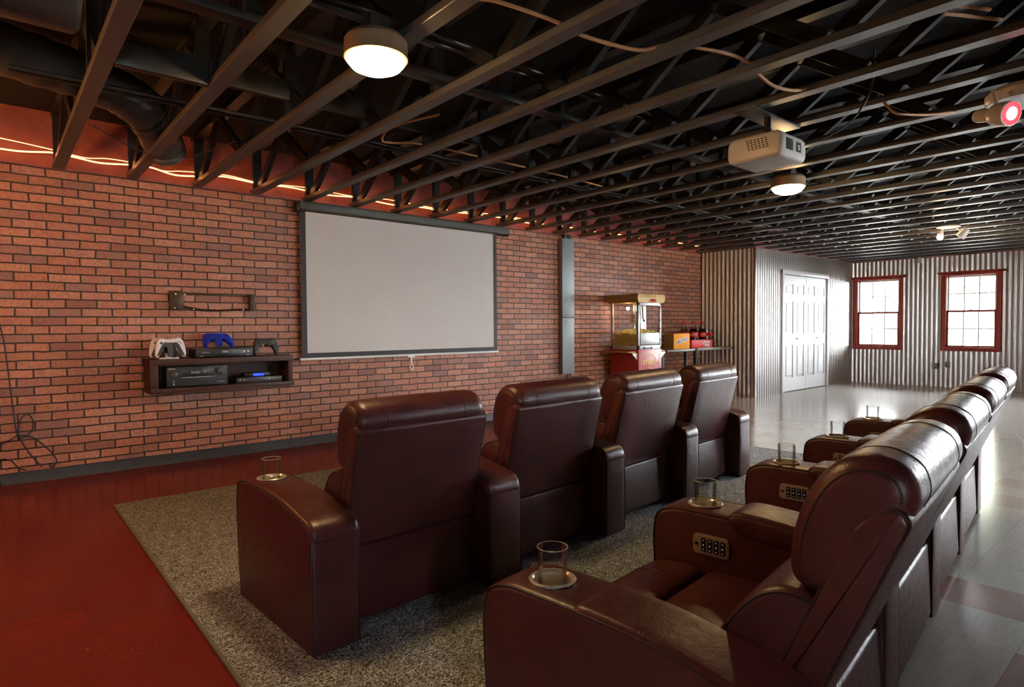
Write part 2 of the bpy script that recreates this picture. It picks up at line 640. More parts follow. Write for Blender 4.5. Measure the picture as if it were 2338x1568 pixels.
def corr(b, fn, a0, a1, z0, z1):
    """one sheet of corrugated metal between a0 and a1; fn(a, depth, z) -> point"""
    k = max(2, int(round((a1 - a0) / PER * 12)))
    lo, hi = [], []
    for i in range(k + 1):
        a = a0 + (a1 - a0) * i / k
        d = AMP * math.cos(2 * PI * a / PER)
        lo.append(b.bm.verts.new(fn(a, d, z0)))
        hi.append(b.bm.verts.new(fn(a, d, z1)))
    for i in range(k):
        b.face((lo[i], lo[i + 1], hi[i + 1], hi[i]))


# closet bump-out: the side that meets the brick and the front with the doors
b = MB().use('galv')
corr(b, lambda a, d, z: (BX - .004 + d, a, z), BY, WY + .006, 0, ZT)
b.use('galv')
b.box(BX + .012, BX + .03, BY + .02, WY, 0, ZT)
struct(b.build('wall_closet_side', angle=60))
DX0, DX1, DZ = 10.40, 12.12, 2.035
b = MB().use('galv')
fr = lambda a, d, z: (a, BY + .004 - d * .5, z)
corr(b, fr, BX, DX0 - .02, 0, ZT)
corr(b, fr, DX1 + .02, FX, 0, ZT)
corr(b, fr, DX0 - .02, DX1 + .02, DZ + .02, ZT)
struct(b.build('wall_closet_front', angle=60))
b = MB().use('galv')
b.box(BX - .016, BX + .022, BY - .012, BY + .022, 0, ZT, .004)
struct(b.build('trim_1'))
b = MB().use('upper')
b.box(BX, FX, BY + .03, BY + .12, ZT - .002, ZD)
b.box(BX, BX + .1, BY + .03, WY, ZT - .002, ZD)
b.box(BX - .02, FX, BY - .012, BY + .05, ZT, ZT + .014)
struct(b.build('trim_2', angle=0))

# window wall with openings
WIN = [(4.036, 4.911), (2.530, 3.405), (1.03, 1.905), (-.47, .405), (-1.97, -1.095)]
b = MB().use('galv')
ff = lambda a, d, z: (FX + .004 - d, a, z)
ys = [RY0] + [v for w_ in sorted(WIN) for v in w_] + [BY + .05]
for i in range(0, len(ys), 2):
    corr(b, ff, ys[i], ys[i + 1], 0, ZT)
for y0, y1 in WIN:
    corr(b, ff, y0, y1, 0, WZ0 + .03)
    corr(b, ff, y0, y1, WZ1 - .03, ZT)
struct(b.build('wall_far', angle=60))
b = MB().use('upper')
b.box(FX - .02, FX + .12, RY0, BY + .05, ZT - .01, ZD)
struct(b.build('trim_3', angle=0))


def window(idx, y0, y1, loc=None, rz=0):
    W = struct(link('window_%d' % idx, None, None, loc or (FX, y0, 0), (0, 0, rz)))
    wd = y1 - y0
    c = MB().use('red_trim')                     # casing, sill board and head cap
    c.box(-.030, .10, 0, .068, WZ0, WZ1, .004)
    c.box(-.030, .10, wd - .068, wd, WZ0, WZ1, .004)
    c.box(-.030, .10, .06, wd - .06, WZ0, WZ0 + .075, .004)
    c.box(-.030, .10, .06, wd - .06, WZ1 - .05, WZ1, .004)
    c.build('casing', W)
    c = MB().use('red_trim')
    c.prism([(0, 0), (-.055, .022), (-.055, .04), (0, .04)], lambda a, z, d: (a - .008, d, WZ1 - .012 + z), -.055, wd + .055)
    c.box(-.045, -.004, -.02, wd + .02, WZ1 - .028, WZ1 - .010, .004)
    c.build('head_cap', W)
    zm = 1.397

    def sash(nm, mat, z0, z1, x):
        s = MB().use(mat)
        t = .034
        s.box(x, x + .035, .066, .066 + t, z0, z1, .004)
        s.box(x, x + .035, wd - .066 - t, wd - .066, z0, z1, .004)
        s.box(x, x + .035, .066, wd - .066, z0, z0 + t, .004)
        s.box(x, x + .035, .066, wd - .066, z1 - t, z1, .004)
        so = s.build(nm, W)
        g = MB().use('pane')
        g.box(x + .015, x + .019, .066 + t, wd - .066 - t, z0 + t, z1 - t)
        g.build('pane', so, angle=0)
        gr = MB().use('vinyl')
        yy0, yy1, zz0, zz1 = .066 + t, wd - .066 - t, z0 + t, z1 - t
        for k in (1, 2):
            y = yy0 + (yy1 - yy0) * k / 3
            gr.box(x + .012, x + .022, y - .009, y + .009, zz0, zz1)
        z = (zz0 + zz1) / 2
        gr.box(x + .012, x + .022, yy0, yy1, z - .009, z + .009)
        gr.build('muntin_grid', so, angle=0)
    sash('upper_sash', 'vinyl', zm - .012, WZ1 - .045, .045)
    sash('lower_sash', 'red_trim', WZ0 + .07, zm + .016, .008)
    st = MB().use('vinyl')
    st.box(-.012, .05, .066, .078, zm + .02, WZ1 - .05)
    st.box(-.012, .05, wd - .078, wd - .066, zm + .02, WZ1 - .05)
    st.box(.0, .02, wd / 2 - .03, wd / 2 + .03, zm + .014, zm + .03, .004)
    st.build('jamb_liner', W)
    return W


for i, (y0, y1) in enumerate(WIN):
    window(i + 1, y0, y1)
for i, (x0, x1) in enumerate(FILL_WIN):  # the added right-wall windows, out of view
    window(len(WIN) + 1 + i, x0, x1, (x0, RY0, 0), -PI / 2)

# closet double door
D = struct(link('door_1', None, None, (DX0, BY, 0)))
b = MB().use('white')
b.box(-.09, -.005, -.022, .06, 0, DZ + .085, .006)
b.box(DX1 - DX0 + .005, DX1 - DX0 + .075, -.022, .06, 0, DZ + .085, .006)
b.box(-.09, DX1 - DX0 + .075, -.024, .06, DZ + .008, DZ + .088, .006)
b.build('casing', D)
LW = (DX1 - DX0) / 2
for k in range(2):
    b = MB().use('white')
    x0 = k * LW + .003
    x1 = (k + 1) * LW - .003
    rows = [(.245, .82), (1.015, 1.585), (1.705, 1.88)]
    cols = [(x0 + .075, x0 + .355), (x1 - .355, x1 - .075)]
    # frame members around recessed panels
    xs = [x0, cols[0][0], cols[0][1], cols[1][0], cols[1][1], x1]
    zs = [.012, rows[0][0], rows[0][1], rows[1][0], rows[1][1], rows[2][0], rows[2][1], DZ]
    for i in range(5):
        for j in range(7):
            if i in (1, 3) and j in (1, 3, 5):
                b.box(xs[i], xs[i + 1], .012, .034, zs[j], zs[j + 1])
                b.box(xs[i] + .03, xs[i + 1] - .03, .002, .03, zs[j] + .03, zs[j + 1] - .03, .006, 1)
            else:
                b.box(xs[i], xs[i + 1], 0, .034, zs[j], zs[j + 1])
    lf = b.build('leaf', D, angle=20)
    kb = MB().use('nickel')
    kx = (x0 + x1) / 2 + (.02 if k == 0 else -.02)
    kb.lathe([(.006, 0), (.006, .018), (.016, .022), (.018, .032), (.012, .04), (0, .041)], (kx, 0, .925), 16, Matrix.Rotation(PI / 2, 4, 'X'))
    kb.build('knob', lf)
b = MB().use('deck')
b.box(DX0 - .05, DX1 + .05, BY + .07, BY + .09, 0, DZ + .1)
b.build('closet_back', D, angle=0)

# ------------------------------------------------------------------ roof trusses overhead
TY0, TY1 = RY0 + .02, WY + .02
TW, TH = .080, .038
TOP = ZD - .004


def truss_members():
    """(name, builder) list for one truss centred on x = 0, z measured from the floor"""
    L = []
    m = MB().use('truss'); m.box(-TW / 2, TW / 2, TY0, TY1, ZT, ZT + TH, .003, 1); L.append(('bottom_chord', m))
    m = MB().use('web'); m.box(-TW / 2, TW / 2, TY0, TY1, TOP - TH, TOP); L.append(('top_chord', m))
    z0, z1 = ZT + TH, TOP - TH
    y = 5.78
    seq = []
    while y > TY0 + .7:
        seq.append(((y, z0), (y - .52, z1)))
        seq.append(((y - .58, z1), (y - 1.10, z0)))
        y -= 1.16
    for (ya, za), (yb, zb) in seq:
        m = MB().use('web'); m.bar((0, ya, za), (0, yb, zb), TW * .92, TH, (1, 0, 0)); L.append(('web', m))
    for yv in (5.86, 3.72, 2.86, .55):
        m = MB().use('web'); m.box(-TW * .46, TW * .46, yv - TH / 2, yv + TH / 2, z0, z1); L.append(('web', m))
    return L


proto = {nm + str(i): (nm, mb.mesh(nm, 30)) for i, (nm, mb) in enumerate(truss_members())}
# the same truss as a single mesh for the far ones
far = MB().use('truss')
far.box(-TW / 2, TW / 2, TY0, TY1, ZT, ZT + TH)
far.use('web')
far.box(-TW / 2, TW / 2, TY0, TY1, TOP - TH, TOP)
y = 5.78
while y > TY0 + .7:
    far.bar((0, y, ZT + TH), (0, y - .52, TOP - TH), TW * .92, TH, (1, 0, 0))
    far.bar((0, y - .58, TOP - TH), (0, y - 1.10, ZT + TH), TW * .92, TH, (1, 0, 0))
    y -= 1.16
for yv in (5.86, 3.72, 2.86, .55):
    far.box(-TW * .46, TW * .46, yv - TH / 2, yv + TH / 2, ZT + TH, TOP - TH)
far_me = far.mesh('ceiling_truss', 30)
ORD = ['first', 'second', 'third', 'fourth', 'fifth', 'sixth', 'seventh', 'eighth', 'ninth', 'tenth', 'eleventh', 'twelfth', 'thirteenth', 'fourteenth',
       'fifteenth', 'sixteenth', 'seventeenth', 'eighteenth', 'nineteenth', 'twentieth', 'twenty-first', 'twenty-second', 'twenty-third', 'twenty-fourth',
       'twenty-fifth', 'twenty-sixth', 'twenty-seventh']
SPOT = {0: 'above the console shelf end', 1: 'over the console shelf', 2: 'between shelf and screen', 3: 'just left of the screen case', 4: 'over the screen case left end',
        5: 'over the screen', 6: 'over the screen', 7: 'over the screen', 8: 'over the screen', 9: 'over the screen case right end'}
XT = [.434 + .4935 * k for k in range(27)]
for k, x in enumerate(XT):
    lab = 'black timber ceiling truss, %s counted from the left' % ORD[k]
    if k in SPOT:
        lab += ', ' + SPOT[k]
    if x > FX - .06:
        continue
    clip = None
    if k < 13:
        t = thing('ceiling_truss', lab, 'ceiling truss', (x, 0, 0), 0, 'ceiling trusses')
        for nm, me in proto.values():
            link(nm, me, t)
    else:
        o = link('ceiling_truss', far_me, None, (x, 0, 0))
        if x > BX - .1:
            o.scale = (1, 1, 1)
        tag(o, lab, 'ceiling truss', 'ceiling trusses')

# bracing boards and blocking between the trusses
def board(label, p, q, w, h, cat='brace board', name='brace_board'):
    m = MB().use('web')
    m.bar(p, q, w, h, (0, 0, 1), .002)
    return tag(m.build(name), label, cat, 'bracing boards between the trusses')


board('long black bracing board running across the trusses over the near lamp', (.2, 2.80, 2.515), (13.2, 2.80, 2.515), .085, .036)
board('long black bracing board near the brick wall, behind the duct', (.5, 3.70, 2.60), (9.3, 3.70, 2.60), .036, .12)
board('short brown blocking board between the first two trusses', (.476, 3.44, 2.485), (.892, 3.44, 2.485), .05, .13, 'blocking board', 'blocking_board')

# two pairs of painted conduits crossing the trusses
for nm, yy, zz, lab in ((0, 2.50, 2.575, 'upper of the paired black conduits beside the near lamp'), (1, 2.57, 2.575, 'conduit next to the upper one beside the near lamp'),
                        (2, 3.96, 2.485, 'thin black conduit over the screen, farther from the wall'), (3, 4.08, 2.50, 'thin black conduit over the screen, nearer the wall')):
    m = MB().use('pipe')
    m.tube([(.1 + i * 1.0, yy + .004 * math.sin(i * 2.1), zz + .004 * math.sin(i * 1.3)) for i in range(14)], .011, 8)
    tag(m.build('conduit'), lab, 'conduit', 'conduits through the trusses')


def cord(name, pts, r, mat, label, cat, group=None, per=6, n=6):
    m = MB().use(mat)
    m.tube(spline(pts, per, False), r, n)
    return tag(m.build(name), label, cat, group)


cord('copper_cord', [(.86, 2.15, 2.50), (1.02, 2.10, 2.53), (1.15, 2.02, 2.52), (1.42, 1.98, 2.47), (1.60, 1.96, 2.50), (1.85, 1.88, 2.47), (2.02, 1.87, 2.455), (2.30, 1.78, 2.44), (2.42, 1.70, 2.47), (2.62, 1.60, 2.47),
                      (2.82, 1.55, 2.465), (3.00, 1.56, 2.44), (3.18, 1.56, 2.425), (3.34, 1.50, 2.43), (3.42, 1.38, 2.47)], .009, 'cord',
     'long copper-coloured cable draped over the trusses from the near lamp', 'cable', 'copper-coloured cables')
cord('copper_cord', [(2.12, 3.15, 2.47), (2.03, 3.35, 2.46), (1.99, 3.55, 2.45), (2.06, 3.75, 2.44), (2.21, 3.84, 2.475), (2.5, 3.92, 2.535), (3.3, 3.95, 2.545), (3.95, 3.95, 2.54), (4.6, 4.0, 2.54)], .008, 'cord',
     'copper-coloured cable looping down in front of the screen', 'cable', 'copper-coloured cables')
cord('copper_cord', [(3.86, 1.30, 2.47), (3.88, 1.26, 2.40), (3.93, 1.22, 2.36), (4.15, 1.14, 2.38), (4.4, 1.05, 2.43), (4.55, .98, 2.47)], .007, 'cord',
     'copper-coloured cable hanging in a bow right of the projector', 'cable', 'copper-coloured cables')
cord('copper_cord', [(3.40, .70, 2.56), (3.10, .76, 2.50), (3.04, .78, 2.46), (3.15, .74, 2.47), (3.4, .66, 2.50)], .008, 'cord',
     'copper-coloured cable making a sharp bend at the top right corner', 'cable', 'copper-coloured cables')
cord('power_cable', [(3.62, 1.62, 2.21), (3.72, 1.55, 2.25), (3.78, 1.42, 2.33), (3.74, 1.32, 2.42), (3.62, 1.24, 2.50), (3.5, 1.2, 2.6)], .005, 'cable',
     'thin black power cable rising from the back of the projector', 'cable')

# LED rope on the ledge above the brick
rp = [(-.4, 2.520), (.09, 2.508), (.24, 2.508), (.40, 2.526), (.55, 2.520), (.705, 2.506), (.92, 2.520), (1.06, 2.521), (1.24, 2.494), (1.445, 2.512), (1.63, 2.532), (1.93, 2.518), (2.25, 2.530), (2.62, 2.504), (3.0, 2.524),
      (3.18, 2.508), (3.47, 2.500), (3.70, 2.512), (3.99, 2.503), (4.25, 2.520), (4.5, 2.528), (4.77, 2.522), (5.12, 2.534), (5.35, 2.514), (5.9, 2.532), (6.6, 2.512), (7.2, 2.53), (7.9, 2.51), (8.6, 2.53), (9.3, 2.515)]
m = MB().use('rope')
m.tube(spline([(x, 5.885 + .02 * math.sin(i * 1.7), z) for i, (x, z) in enumerate(rp)], 6, False), .006, 6)
tag(m.build('rope_light'), 'thick glowing orange rope light lying along the top of the brick wall', 'rope light')
m = MB().use('rope')
m.tube(spline([(x, 5.90, z) for x, z in [(-.4, 2.62), (.09, 2.585), (.40, 2.555), (.6, 2.53), (.75, 2.548), (.92, 2.545), (1.15, 2.515), (1.31, 2.535), (1.66, 2.556), (1.95, 2.53), (2.4, 2.55), (2.9, 2.53), (3.3, 2.55), (4.0, 2.53), (4.9, 2.56), (5.6, 2.54)]], 5, False), .0032, 6)
tag(m.build('rope_light'), 'thin glowing strand above the thick rope light on the brick wall', 'rope light')
cord('hanging_wire', [(.50, 4.52, 2.418), (.72, 4.80, 2.405), (.89, 4.93, 2.395), (1.02, 4.90, 2.395), (1.13, 4.80, 2.40), (1.29, 4.35, 2.43)], .004, 'pipe',
     'thin wire slung under the first trusses by the duct elbow', 'wire')
for i, (p, q) in enumerate([((2.62, 3.42, 2.47), (2.70, 3.44, 2.36)), ((4.05, 2.2, 2.46), (4.12, 2.24, 2.38)), ((2.72, 1.86, 2.50), (2.95, 1.80, 2.44)), ((5.3, 1.6, 2.46), (5.34, 1.62, 2.38))]):
    cord('hanging_wire', [p, ((p[0] + q[0]) / 2 + .02, (p[1] + q[1]) / 2, (p[2] + q[2]) / 2 - .01), q], .0035, 'pipe',
         'short loose grey wire end dangling from the trusses, ' + ['above the screen', 'left of the far dome lamp', 'right of the near lamp', 'behind the projector'][i], 'wire', 'loose wire ends')

# ducts in the left corner
def duct(pts, rad, label, name='flexible_duct'):
    P = spline(pts, 10, False)
    rr = [rad * (1 + .035 * math.sin(i * 1.9) + .02 * math.sin(i * .7)) for i in range(len(P))]
    m = MB().use('duct')
    m.tube(P, rr, 20)
    o = m.build(name, angle=60)
    return tag(o, label, 'duct', 'ducts between the trusses')


dd = duct([(-1.2, 4.02, 2.67), (-.3, 4.12, 2.66), (.2, 4.28, 2.655), (.55, 4.42, 2.645), (.78, 4.62, 2.62), (.92, 4.90, 2.575), (1.0, 5.12, 2.54), (1.04, 5.20, 2.50)], .135,
          'fat black flexible duct bending down toward the brick wall, upper left')
m = MB().use('cable')
for yy in (4.66, 4.98):
    pass
m.lathe([(.141, -.012), (.145, 0), (.141, .012)], (.80, 4.66, 2.615), 24, Euler((0, PI / 2, .95)).to_matrix().to_4x4())
m.build('strap', dd)
m = MB().use('duct')
m.lathe([(0, -1.7), (.17, -1.7), (.17, -.02), (.155, 0), (0, 0)], (.335, 3.35, 2.66), 32, Matrix.Rotation(PI / 2, 4, 'Y'))
tag(m.build('round_duct'), 'round black duct with a flat end, topmost at the upper left corner', 'duct', 'ducts between the trusses')

# ------------------------------------------------------------------ lamps
def dome(label, x, y):
    t = thing('ceiling_light', label, 'ceiling lamp', (x, y, 0), 0, 'round dome lamps')
    m = MB().use('lamp_body')
    m.lathe([(.05, 2.425), (.118, 2.415), (.134, 2.395), (.136, 2.325), (.128, 2.322), (.126, 2.36), (.05, 2.37)], (0, 0, 0), 40, closed=True)
    m.build('housing', t)
    m = MB().use('lamp')
    m.lathe([(.127, 2.326), (.124, 2.312), (.105, 2.290), (.07, 2.274), (.035, 2.267), (0, 2.265)], (0, 0, 0), 40)
    m.build('diffuser', t)
    m = MB().use('pipe')
    m.box(-.05, .05, -.05, .05, 2.42, 2.50, .006)
    m.bar((-.30, 0, 2.47), (.30, 0, 2.47), .03, .012)
    m.build('mounting_box', t)
    return t


dome('lit round dome lamp nearest the camera, large at top left of centre', 1.292, 2.40)
dome('smaller lit round dome lamp below the projector', 5.13, 2.41)

t = thing('ceiling_spotlight', 'far ceiling fixture with one bare glowing bulb and a dark head', 'ceiling lamp', (9.35, 2.32, 0), 0)
m = MB().use('spot_white')
m.lathe([(0, 2.42), (.12, 2.42), (.13, 2.405), (.06, 2.39), (0, 2.388)], (0, 0, 0), 28)
m.build('base_plate', t)
m = MB().use('spot_white')
m.tube([(.0, .06, 2.40), (.02, .085, 2.35)], .012)
m.lathe([(.02, .04), (.03, .03), (.035, 0), (.03, -.02)], (.03, .095, 2.335), 16)
m.build('lamp_socket', t)
m = MB().use('bulb')
m.ball((.03, .098, 2.292), .036, (1, 1, 1.1), 3)
m.build('light_bulb', t)
m = MB().use('spot_white')
m.tube([(.02, -.07, 2.40), (.03, -.12, 2.35)], .011)
m.lathe([(0, .07), (.035, .07), (.042, .03), (.055, -.05), (.05, -.052), (.0, -.03)], (.04, -.145, 2.31), 20, Matrix.Rotation(.7, 4, 'X'))
m.build('spot_head', t)

t = thing('ceiling_spotlight', 'white ceiling spotlight with a glowing red lens at the right edge', 'ceiling lamp', (4.22, .72, 0), 0)
m = MB().use('spot_white')
m.lathe([(0, 2.425), (.14, 2.425), (.165, 2.40), (.165, 2.365), (.155, 2.35), (0, 2.35)], (0, 0, 0), 36)
m.build('base_plate', t)


def can(parent, base, aim, lensmats):
    base = Vector(base)
    d = Vector(aim).normalized()
    m4 = d.to_track_quat('Z', 'Y').to_matrix().to_4x4()
    m = MB().use('spot_white')
    m.lathe([(0, -.12), (.030, -.12), (.034, -.105), (.034, -.035), (.052, -.015), (.060, .02), (.062, .075), (.056, .076), (.05, .03), (0, .02)], base, 28, m4)
    h = m.build('spot_head', parent)
    m = MB().use(lensmats[0])
    m.lathe([(.056, .066), (.046, .074), (.034, .078)], base, 28, m4)
    m.use(lensmats[1])
    m.lathe([(.034, .078), (.02, .081), (0, .082)], base, 28, m4)
    m.build('lens', h)
    m = MB().use('spot_white')
    m.tube([base + Vector((0, 0, .02)), base + Vector((-.01, .01, .08)), base + Vector((-.0, .02, .13))], .010)
    m.build('stem', parent)


can(t, (-.25, .06, 2.245), (-.48, -.83, -.25), ('redlens', 'redcore'))
can(t, (-.06, -.10, 2.25), (.3, .55, -.5), ('spot_white', 'paper'))

# ------------------------------------------------------------------ projector
t = thing('projector', 'cream video projector hanging under the trusses', 'projector', (3.505, 1.775, 2.115), 0)
m = MB().use('proj')
prof = rounded([(-.165, .028), (-.150, 0), (.150, 0), (.168, .035), (.165, .115), (.14, .145), (-.14, .145), (-.165, .115)], [.03, .02, .02, .03, .03, .02, .02, .03], 4)
m.pillow(prof, -.155, .155, .022, 5)
m.build('shell', t)
m = MB().use('vent')
for i in range(6):
    for j in range(5):
        m.box(-.157, -.1535, -.09 + i * .022 + j * .003, -.078 + i * .022 + j * .003, .058 + j * .013, .064 + j * .013)
m.build('side_vents', t)
m = MB().use('vent')
m.box(.02, .075, -.1685, -.160, .045, .10)
m.use('dial')
m.box(-.105, -.02, -.1675, -.160, .04, .105, .003)
m.use('print_white')
for i in range(4):
    m.lathe([(0, 0), (.006, 0), (.006, .004), (0, .004)], (.034 + .011 * (i % 2), -.169, .06 + .015 * (i // 2)), 10, Matrix.Rotation(PI / 2, 4, 'X'))
m.build('port_panel', t)
m = MB().use('black')
m.lathe([(0, 0), (.045, 0), (.045, .03), (.035, .035), (0, .03)], (-.06, .16, .075), 24, Matrix.Rotation(-PI / 2, 4, 'X'))
m.build('projector_lens', t)
m = MB().use('black')
m.tube([(.05, .02, .14), (.05, .02, .30)], .019, 12)
m.box(-.02, .12, -.04, .08, .140, .156, .004)
m.build('ceiling_pole', t)
m = MB().use('case')
m.box(-.185, .41, -.015, .115, .293, .305, .002)
m.build('mounting_plate', t)

# ------------------------------------------------------------------ projection screen
t = thing('projector_screen', 'large pull-down projection screen with black border on the brick wall', 'projection screen', (0, 0, 0))
SY = 5.872
m = MB().use('case')
prof = rounded([(5.800, 2.313), (5.925, 2.305), (5.925, 2.400), (5.805, 2.400), (5.793, 2.385), (5.793, 2.325)], .006, 3)
m.pillow(prof, 2.285, 4.925, .006, 2)
m.box(2.285, 4.925, 5.790, 5.80, 2.318, 2.330, .003)
m.build('roller_case', t)
m = MB().use('black')
m.box(2.262, 2.287, 5.81, 5.925, 2.298, 2.392, .006)
m.build('end_cap', t)
m = MB().use('black')
m.box(4.923, 4.945, 5.81, 5.925, 2.298, 2.385, .006)
m.build('end_cap', t)


def sheet(m, x0, x1, z0, z1, dy):
    nx, nz = max(1, int((x1 - x0) / .03)), max(1, int((z1 - z0) / .1))
    g = [[m.bm.verts.new((x0 + (x1 - x0) * i / nx, SY + dy + .0028 * math.sin((x0 + (x1 - x0) * i / nx) * 15.3 + 1) * math.sin((x0 + (x1 - x0) * i / nx) * 5.1) * (.3 + (z0 + (z1 - z0) * j / nz - .8) * .5), z0 + (z1 - z0) * j / nz))
          for j in range(nz + 1)] for i in range(nx + 1)]
    for i in range(nx):
        for j in range(nz):
            m.face((g[i][j], g[i + 1][j], g[i + 1][j + 1], g[i][j + 1]))


m = MB().use('screen')
sheet(m, 2.372, 4.728, .921, 2.312, 0)
m.build('screen_fabric', t, angle=60)
m = MB().use('screen_black')
sheet(m, 2.318, 2.372, .872, 2.312, 0)
sheet(m, 4.728, 4.782, .872, 2.312, 0)
sheet(m, 2.372, 4.728, .872, .921, 0)
m.build('border', t, angle=60)
m = MB().use('vinyl')
m.tube([(2.295, SY, .862), (4.80, SY, .862)], .0125, 10)
m.build('bottom_bar', t)
m = MB().use('vinyl')
m.box(3.50, 3.585, SY - .016, SY + .012, .836, .858, .003)
m.tube([(3.545, SY, .84), (3.548, SY, .79), (3.552, SY, .755)], [.015, .012, .006], 10)
m.tube([(3.552 + .021 * math.sin(a * PI / 8), SY, .728 + .029 * math.cos(a * PI / 8)) for a in range(16)], .006, 8, True)
m.build('pull_handle', t)

# galvanised channel and conduit
t = thing('metal_raceway', 'tall galvanised metal channel on the brick wall right of the screen', 'cable raceway', (6.03, 5.93, 0))
m = MB().use('galv_post')
m.box(-.115, .118, -.075, -.002, .515, 1.285, .004)
m.box(-.115, .118, -.0765, -.002, 1.290, 2.365, .004)
m.build('cover', t)
m = MB().use('pipe')
m.tube([(.03, -.03, .52), (.03, -.03, .40), (.0, -.03, .36)], .014)
m.tube([(.075, -.03, .52), (.078, -.03, .42), (.07, -.03, .36)], .012)
m.use('upper')
m.box(-.09, .11, -.06, -.005, .325, .372, .004)
m.build('conduit_stub', t)
m = MB().use('iron')
m.box(-.06, .0, -.06, -.01, 2.365, 2.43, .004)
m.box(.03, .09, -.05, -.01, 2.365, 2.43, .004)
m.build('hanger', t)

# ------------------------------------------------------------------ wall bracket over the console shelf
t = thing('wall_bracket', 'empty dark bronze television bracket on the brick wall above the shelf', 'television bracket', (1.18, 5.93, 1.33))
m = MB().use('bronze')
m.box(0, .105, -.030, -.002, 0, .168, .004)
m.build('side_plate', t)
m = MB().use('bronze')
m.box(.655, .700, -.055, -.002, .0, .155, .006)
m.build('side_plate', t)
m = MB().use('bronze')
m.box(.10, .66, -.020, -.008, .136, .156, .003)
m.build('rail', t)
m = MB().use('bronze')
m.tube(spline([(.06, -.02, .045), (.16, -.02, .022), (.30, -.02, .002), (.44, -.02, .004), (.56, -.02, .012), (.66, -.02, .014)], 6, False), .009, 8)
m.build('rail', t)
m = MB().use('steel')
for x, z in ((.045, .14), (.115, .14), (.035, .02), (.185, .012), (.60, .012), (.675, .012), (.675, .145)):
    m.lathe([(0, 0), (.008, 0), (.006, .006), (0, .007)], (x, -.030, z), 10, Matrix.Rotation(PI / 2, 4, 'X'))
m.build('bolts', t)

# ------------------------------------------------------------------ console shelf and what is on it
SX0, SX1, SF, SZ0, SZ1 = .975, 2.145, 5.655, .637, .918
t = thing('wall_shelf', 'dark walnut box shelf mounted on the brick wall left of the screen', 'wall shelf', (0, 0, 0))
m = MB().use('walnut'); m.box(SX0, SX1, SF, 5.932, SZ1 - .050, SZ1, .002); m.build('top_panel', t)
m = MB().use('walnut'); m.box(SX0 + .004, SX1 + .012, SF, 5.932, SZ0, SZ0 + .040, .002); m.build('bottom_panel', t)
m = MB().use('walnut'); m.box(SX0 + .002, SX0 + .062, SF + .002, 5.93, SZ0 + .040, SZ1 - .050, .002); m.build('side_panel', t)
m = MB().use('walnut'); m.box(SX1 - .045, SX1 - .004, SF + .002, 5.93, SZ0 + .040, SZ1 - .050, .002); m.build('side_panel', t)
m = MB().use('walnut'); m.box(SX0 + .062, SX1 - .045, 5.915, 5.93, SZ0 + .040, SZ1 - .050); m.build('back_panel', t)

# AV receiver
t = thing('av_receiver', 'tall black audio receiver with two dials inside the shelf', 'audio receiver', (1.34, 5.69, SZ0 + .042))
m = MB().use('black_rough')
m.box(-.235, .232, .006, .205, .008, .166, .004)
m.box(-.238, .235, 0, .008, .006, .170, .002)
for sx in (-.2, .2):
    m.lathe([(0, 0), (.018, 0), (.018, .01), (0, .01)], (sx, .04, 0), 14)
m.build('case', t)
for dx, dz, rr in ((-.182, .108, .024), (.180, .118, .031)):
    m = MB().use('dial')
    m.lathe([(rr * 1.15, 0), (rr * 1.15, .002), (rr, .003), (rr * .95, .018), (rr * .8, .02), (0, .02)], (dx, 0, dz), 28, Matrix.Rotation(PI / 2, 4, 'X'))
    m.use('print_white')
    m.lathe([(0, 0), (.003, 0), (.003, .022), (0, .022)], (dx - rr * .6, 0, dz), 8, Matrix.Rotation(PI / 2, 4, 'X'))
    m.build('dial', t)
m = MB().use('black')
m.box(-.12, .125, -.002, .002, .085, .155, .001)
m.use('print_white')
m.box(-.122, .125, -.003, .002, .078, .081)
m.build('display_window', t)
lettering('8.10:25', .022, 'print_white', t, (-.02, -.003, .118), FACE_NEG_Y, 0, 0, 'display_text')
lettering('36', .020, 'print_white', t, (.055, -.003, .123), FACE_NEG_Y, 0, 0, 'display_text')
lettering('DENON', .014, 'print_white', t, (-.198, -.001, .155), FACE_NEG_Y, 0, .0003, 'maker_mark')
m = MB().use('print_white')
for i in range(3):
    m.lathe([(0, 0), (.004 + .001 * i, 0), (.004, .004), (0, .004)], (-.186, 0, .056 - i * .016), 10, Matrix.Rotation(PI / 2, 4, 'X'))
m.box(.15, .215, -.001, .001, .03, .032)
m.build('push_buttons', t)

# slim box and the little blue-lit box on it
t = thing('media_player', 'slim black media box at the right inside the shelf', 'media player', (1.86, 5.70, SZ0 + .042))
m = MB().use('black_rough')
m.box(-.205, .195, .004, .19, .0, .050, .003)
m.use('dial')
m.box(-.205, .195, 0, .006, .0, .050, .002)
m.build('case', t)
m = MB().use('print_white')
for x, w_ in ((-.185, .02), (-.150, .016), (-.125, .006), (.055, .008), (.075, .014)):
    m.box(x, x + w_, -.001, .001, .026, .033)
m.tube([(.135 + .010 * math.cos(a * PI / 6), -.001, .031 + .010 * math.sin(a * PI / 6)) for a in range(9)], .0018, 6)
m.build('front_marks', t)
t = thing('set_top_box', 'small black box with blue lit display on the slim media box', 'set-top box', (1.845, 5.74, SZ0 + .0925))
m = MB().use('black')
m.box(-.11, .115, 0, .12, 0, .034, .004)
m.build('case', t)
m = MB().use('led_blue')
m.box(-.035, .06, -.002, .002, .006, .031)
m.build('display', t)

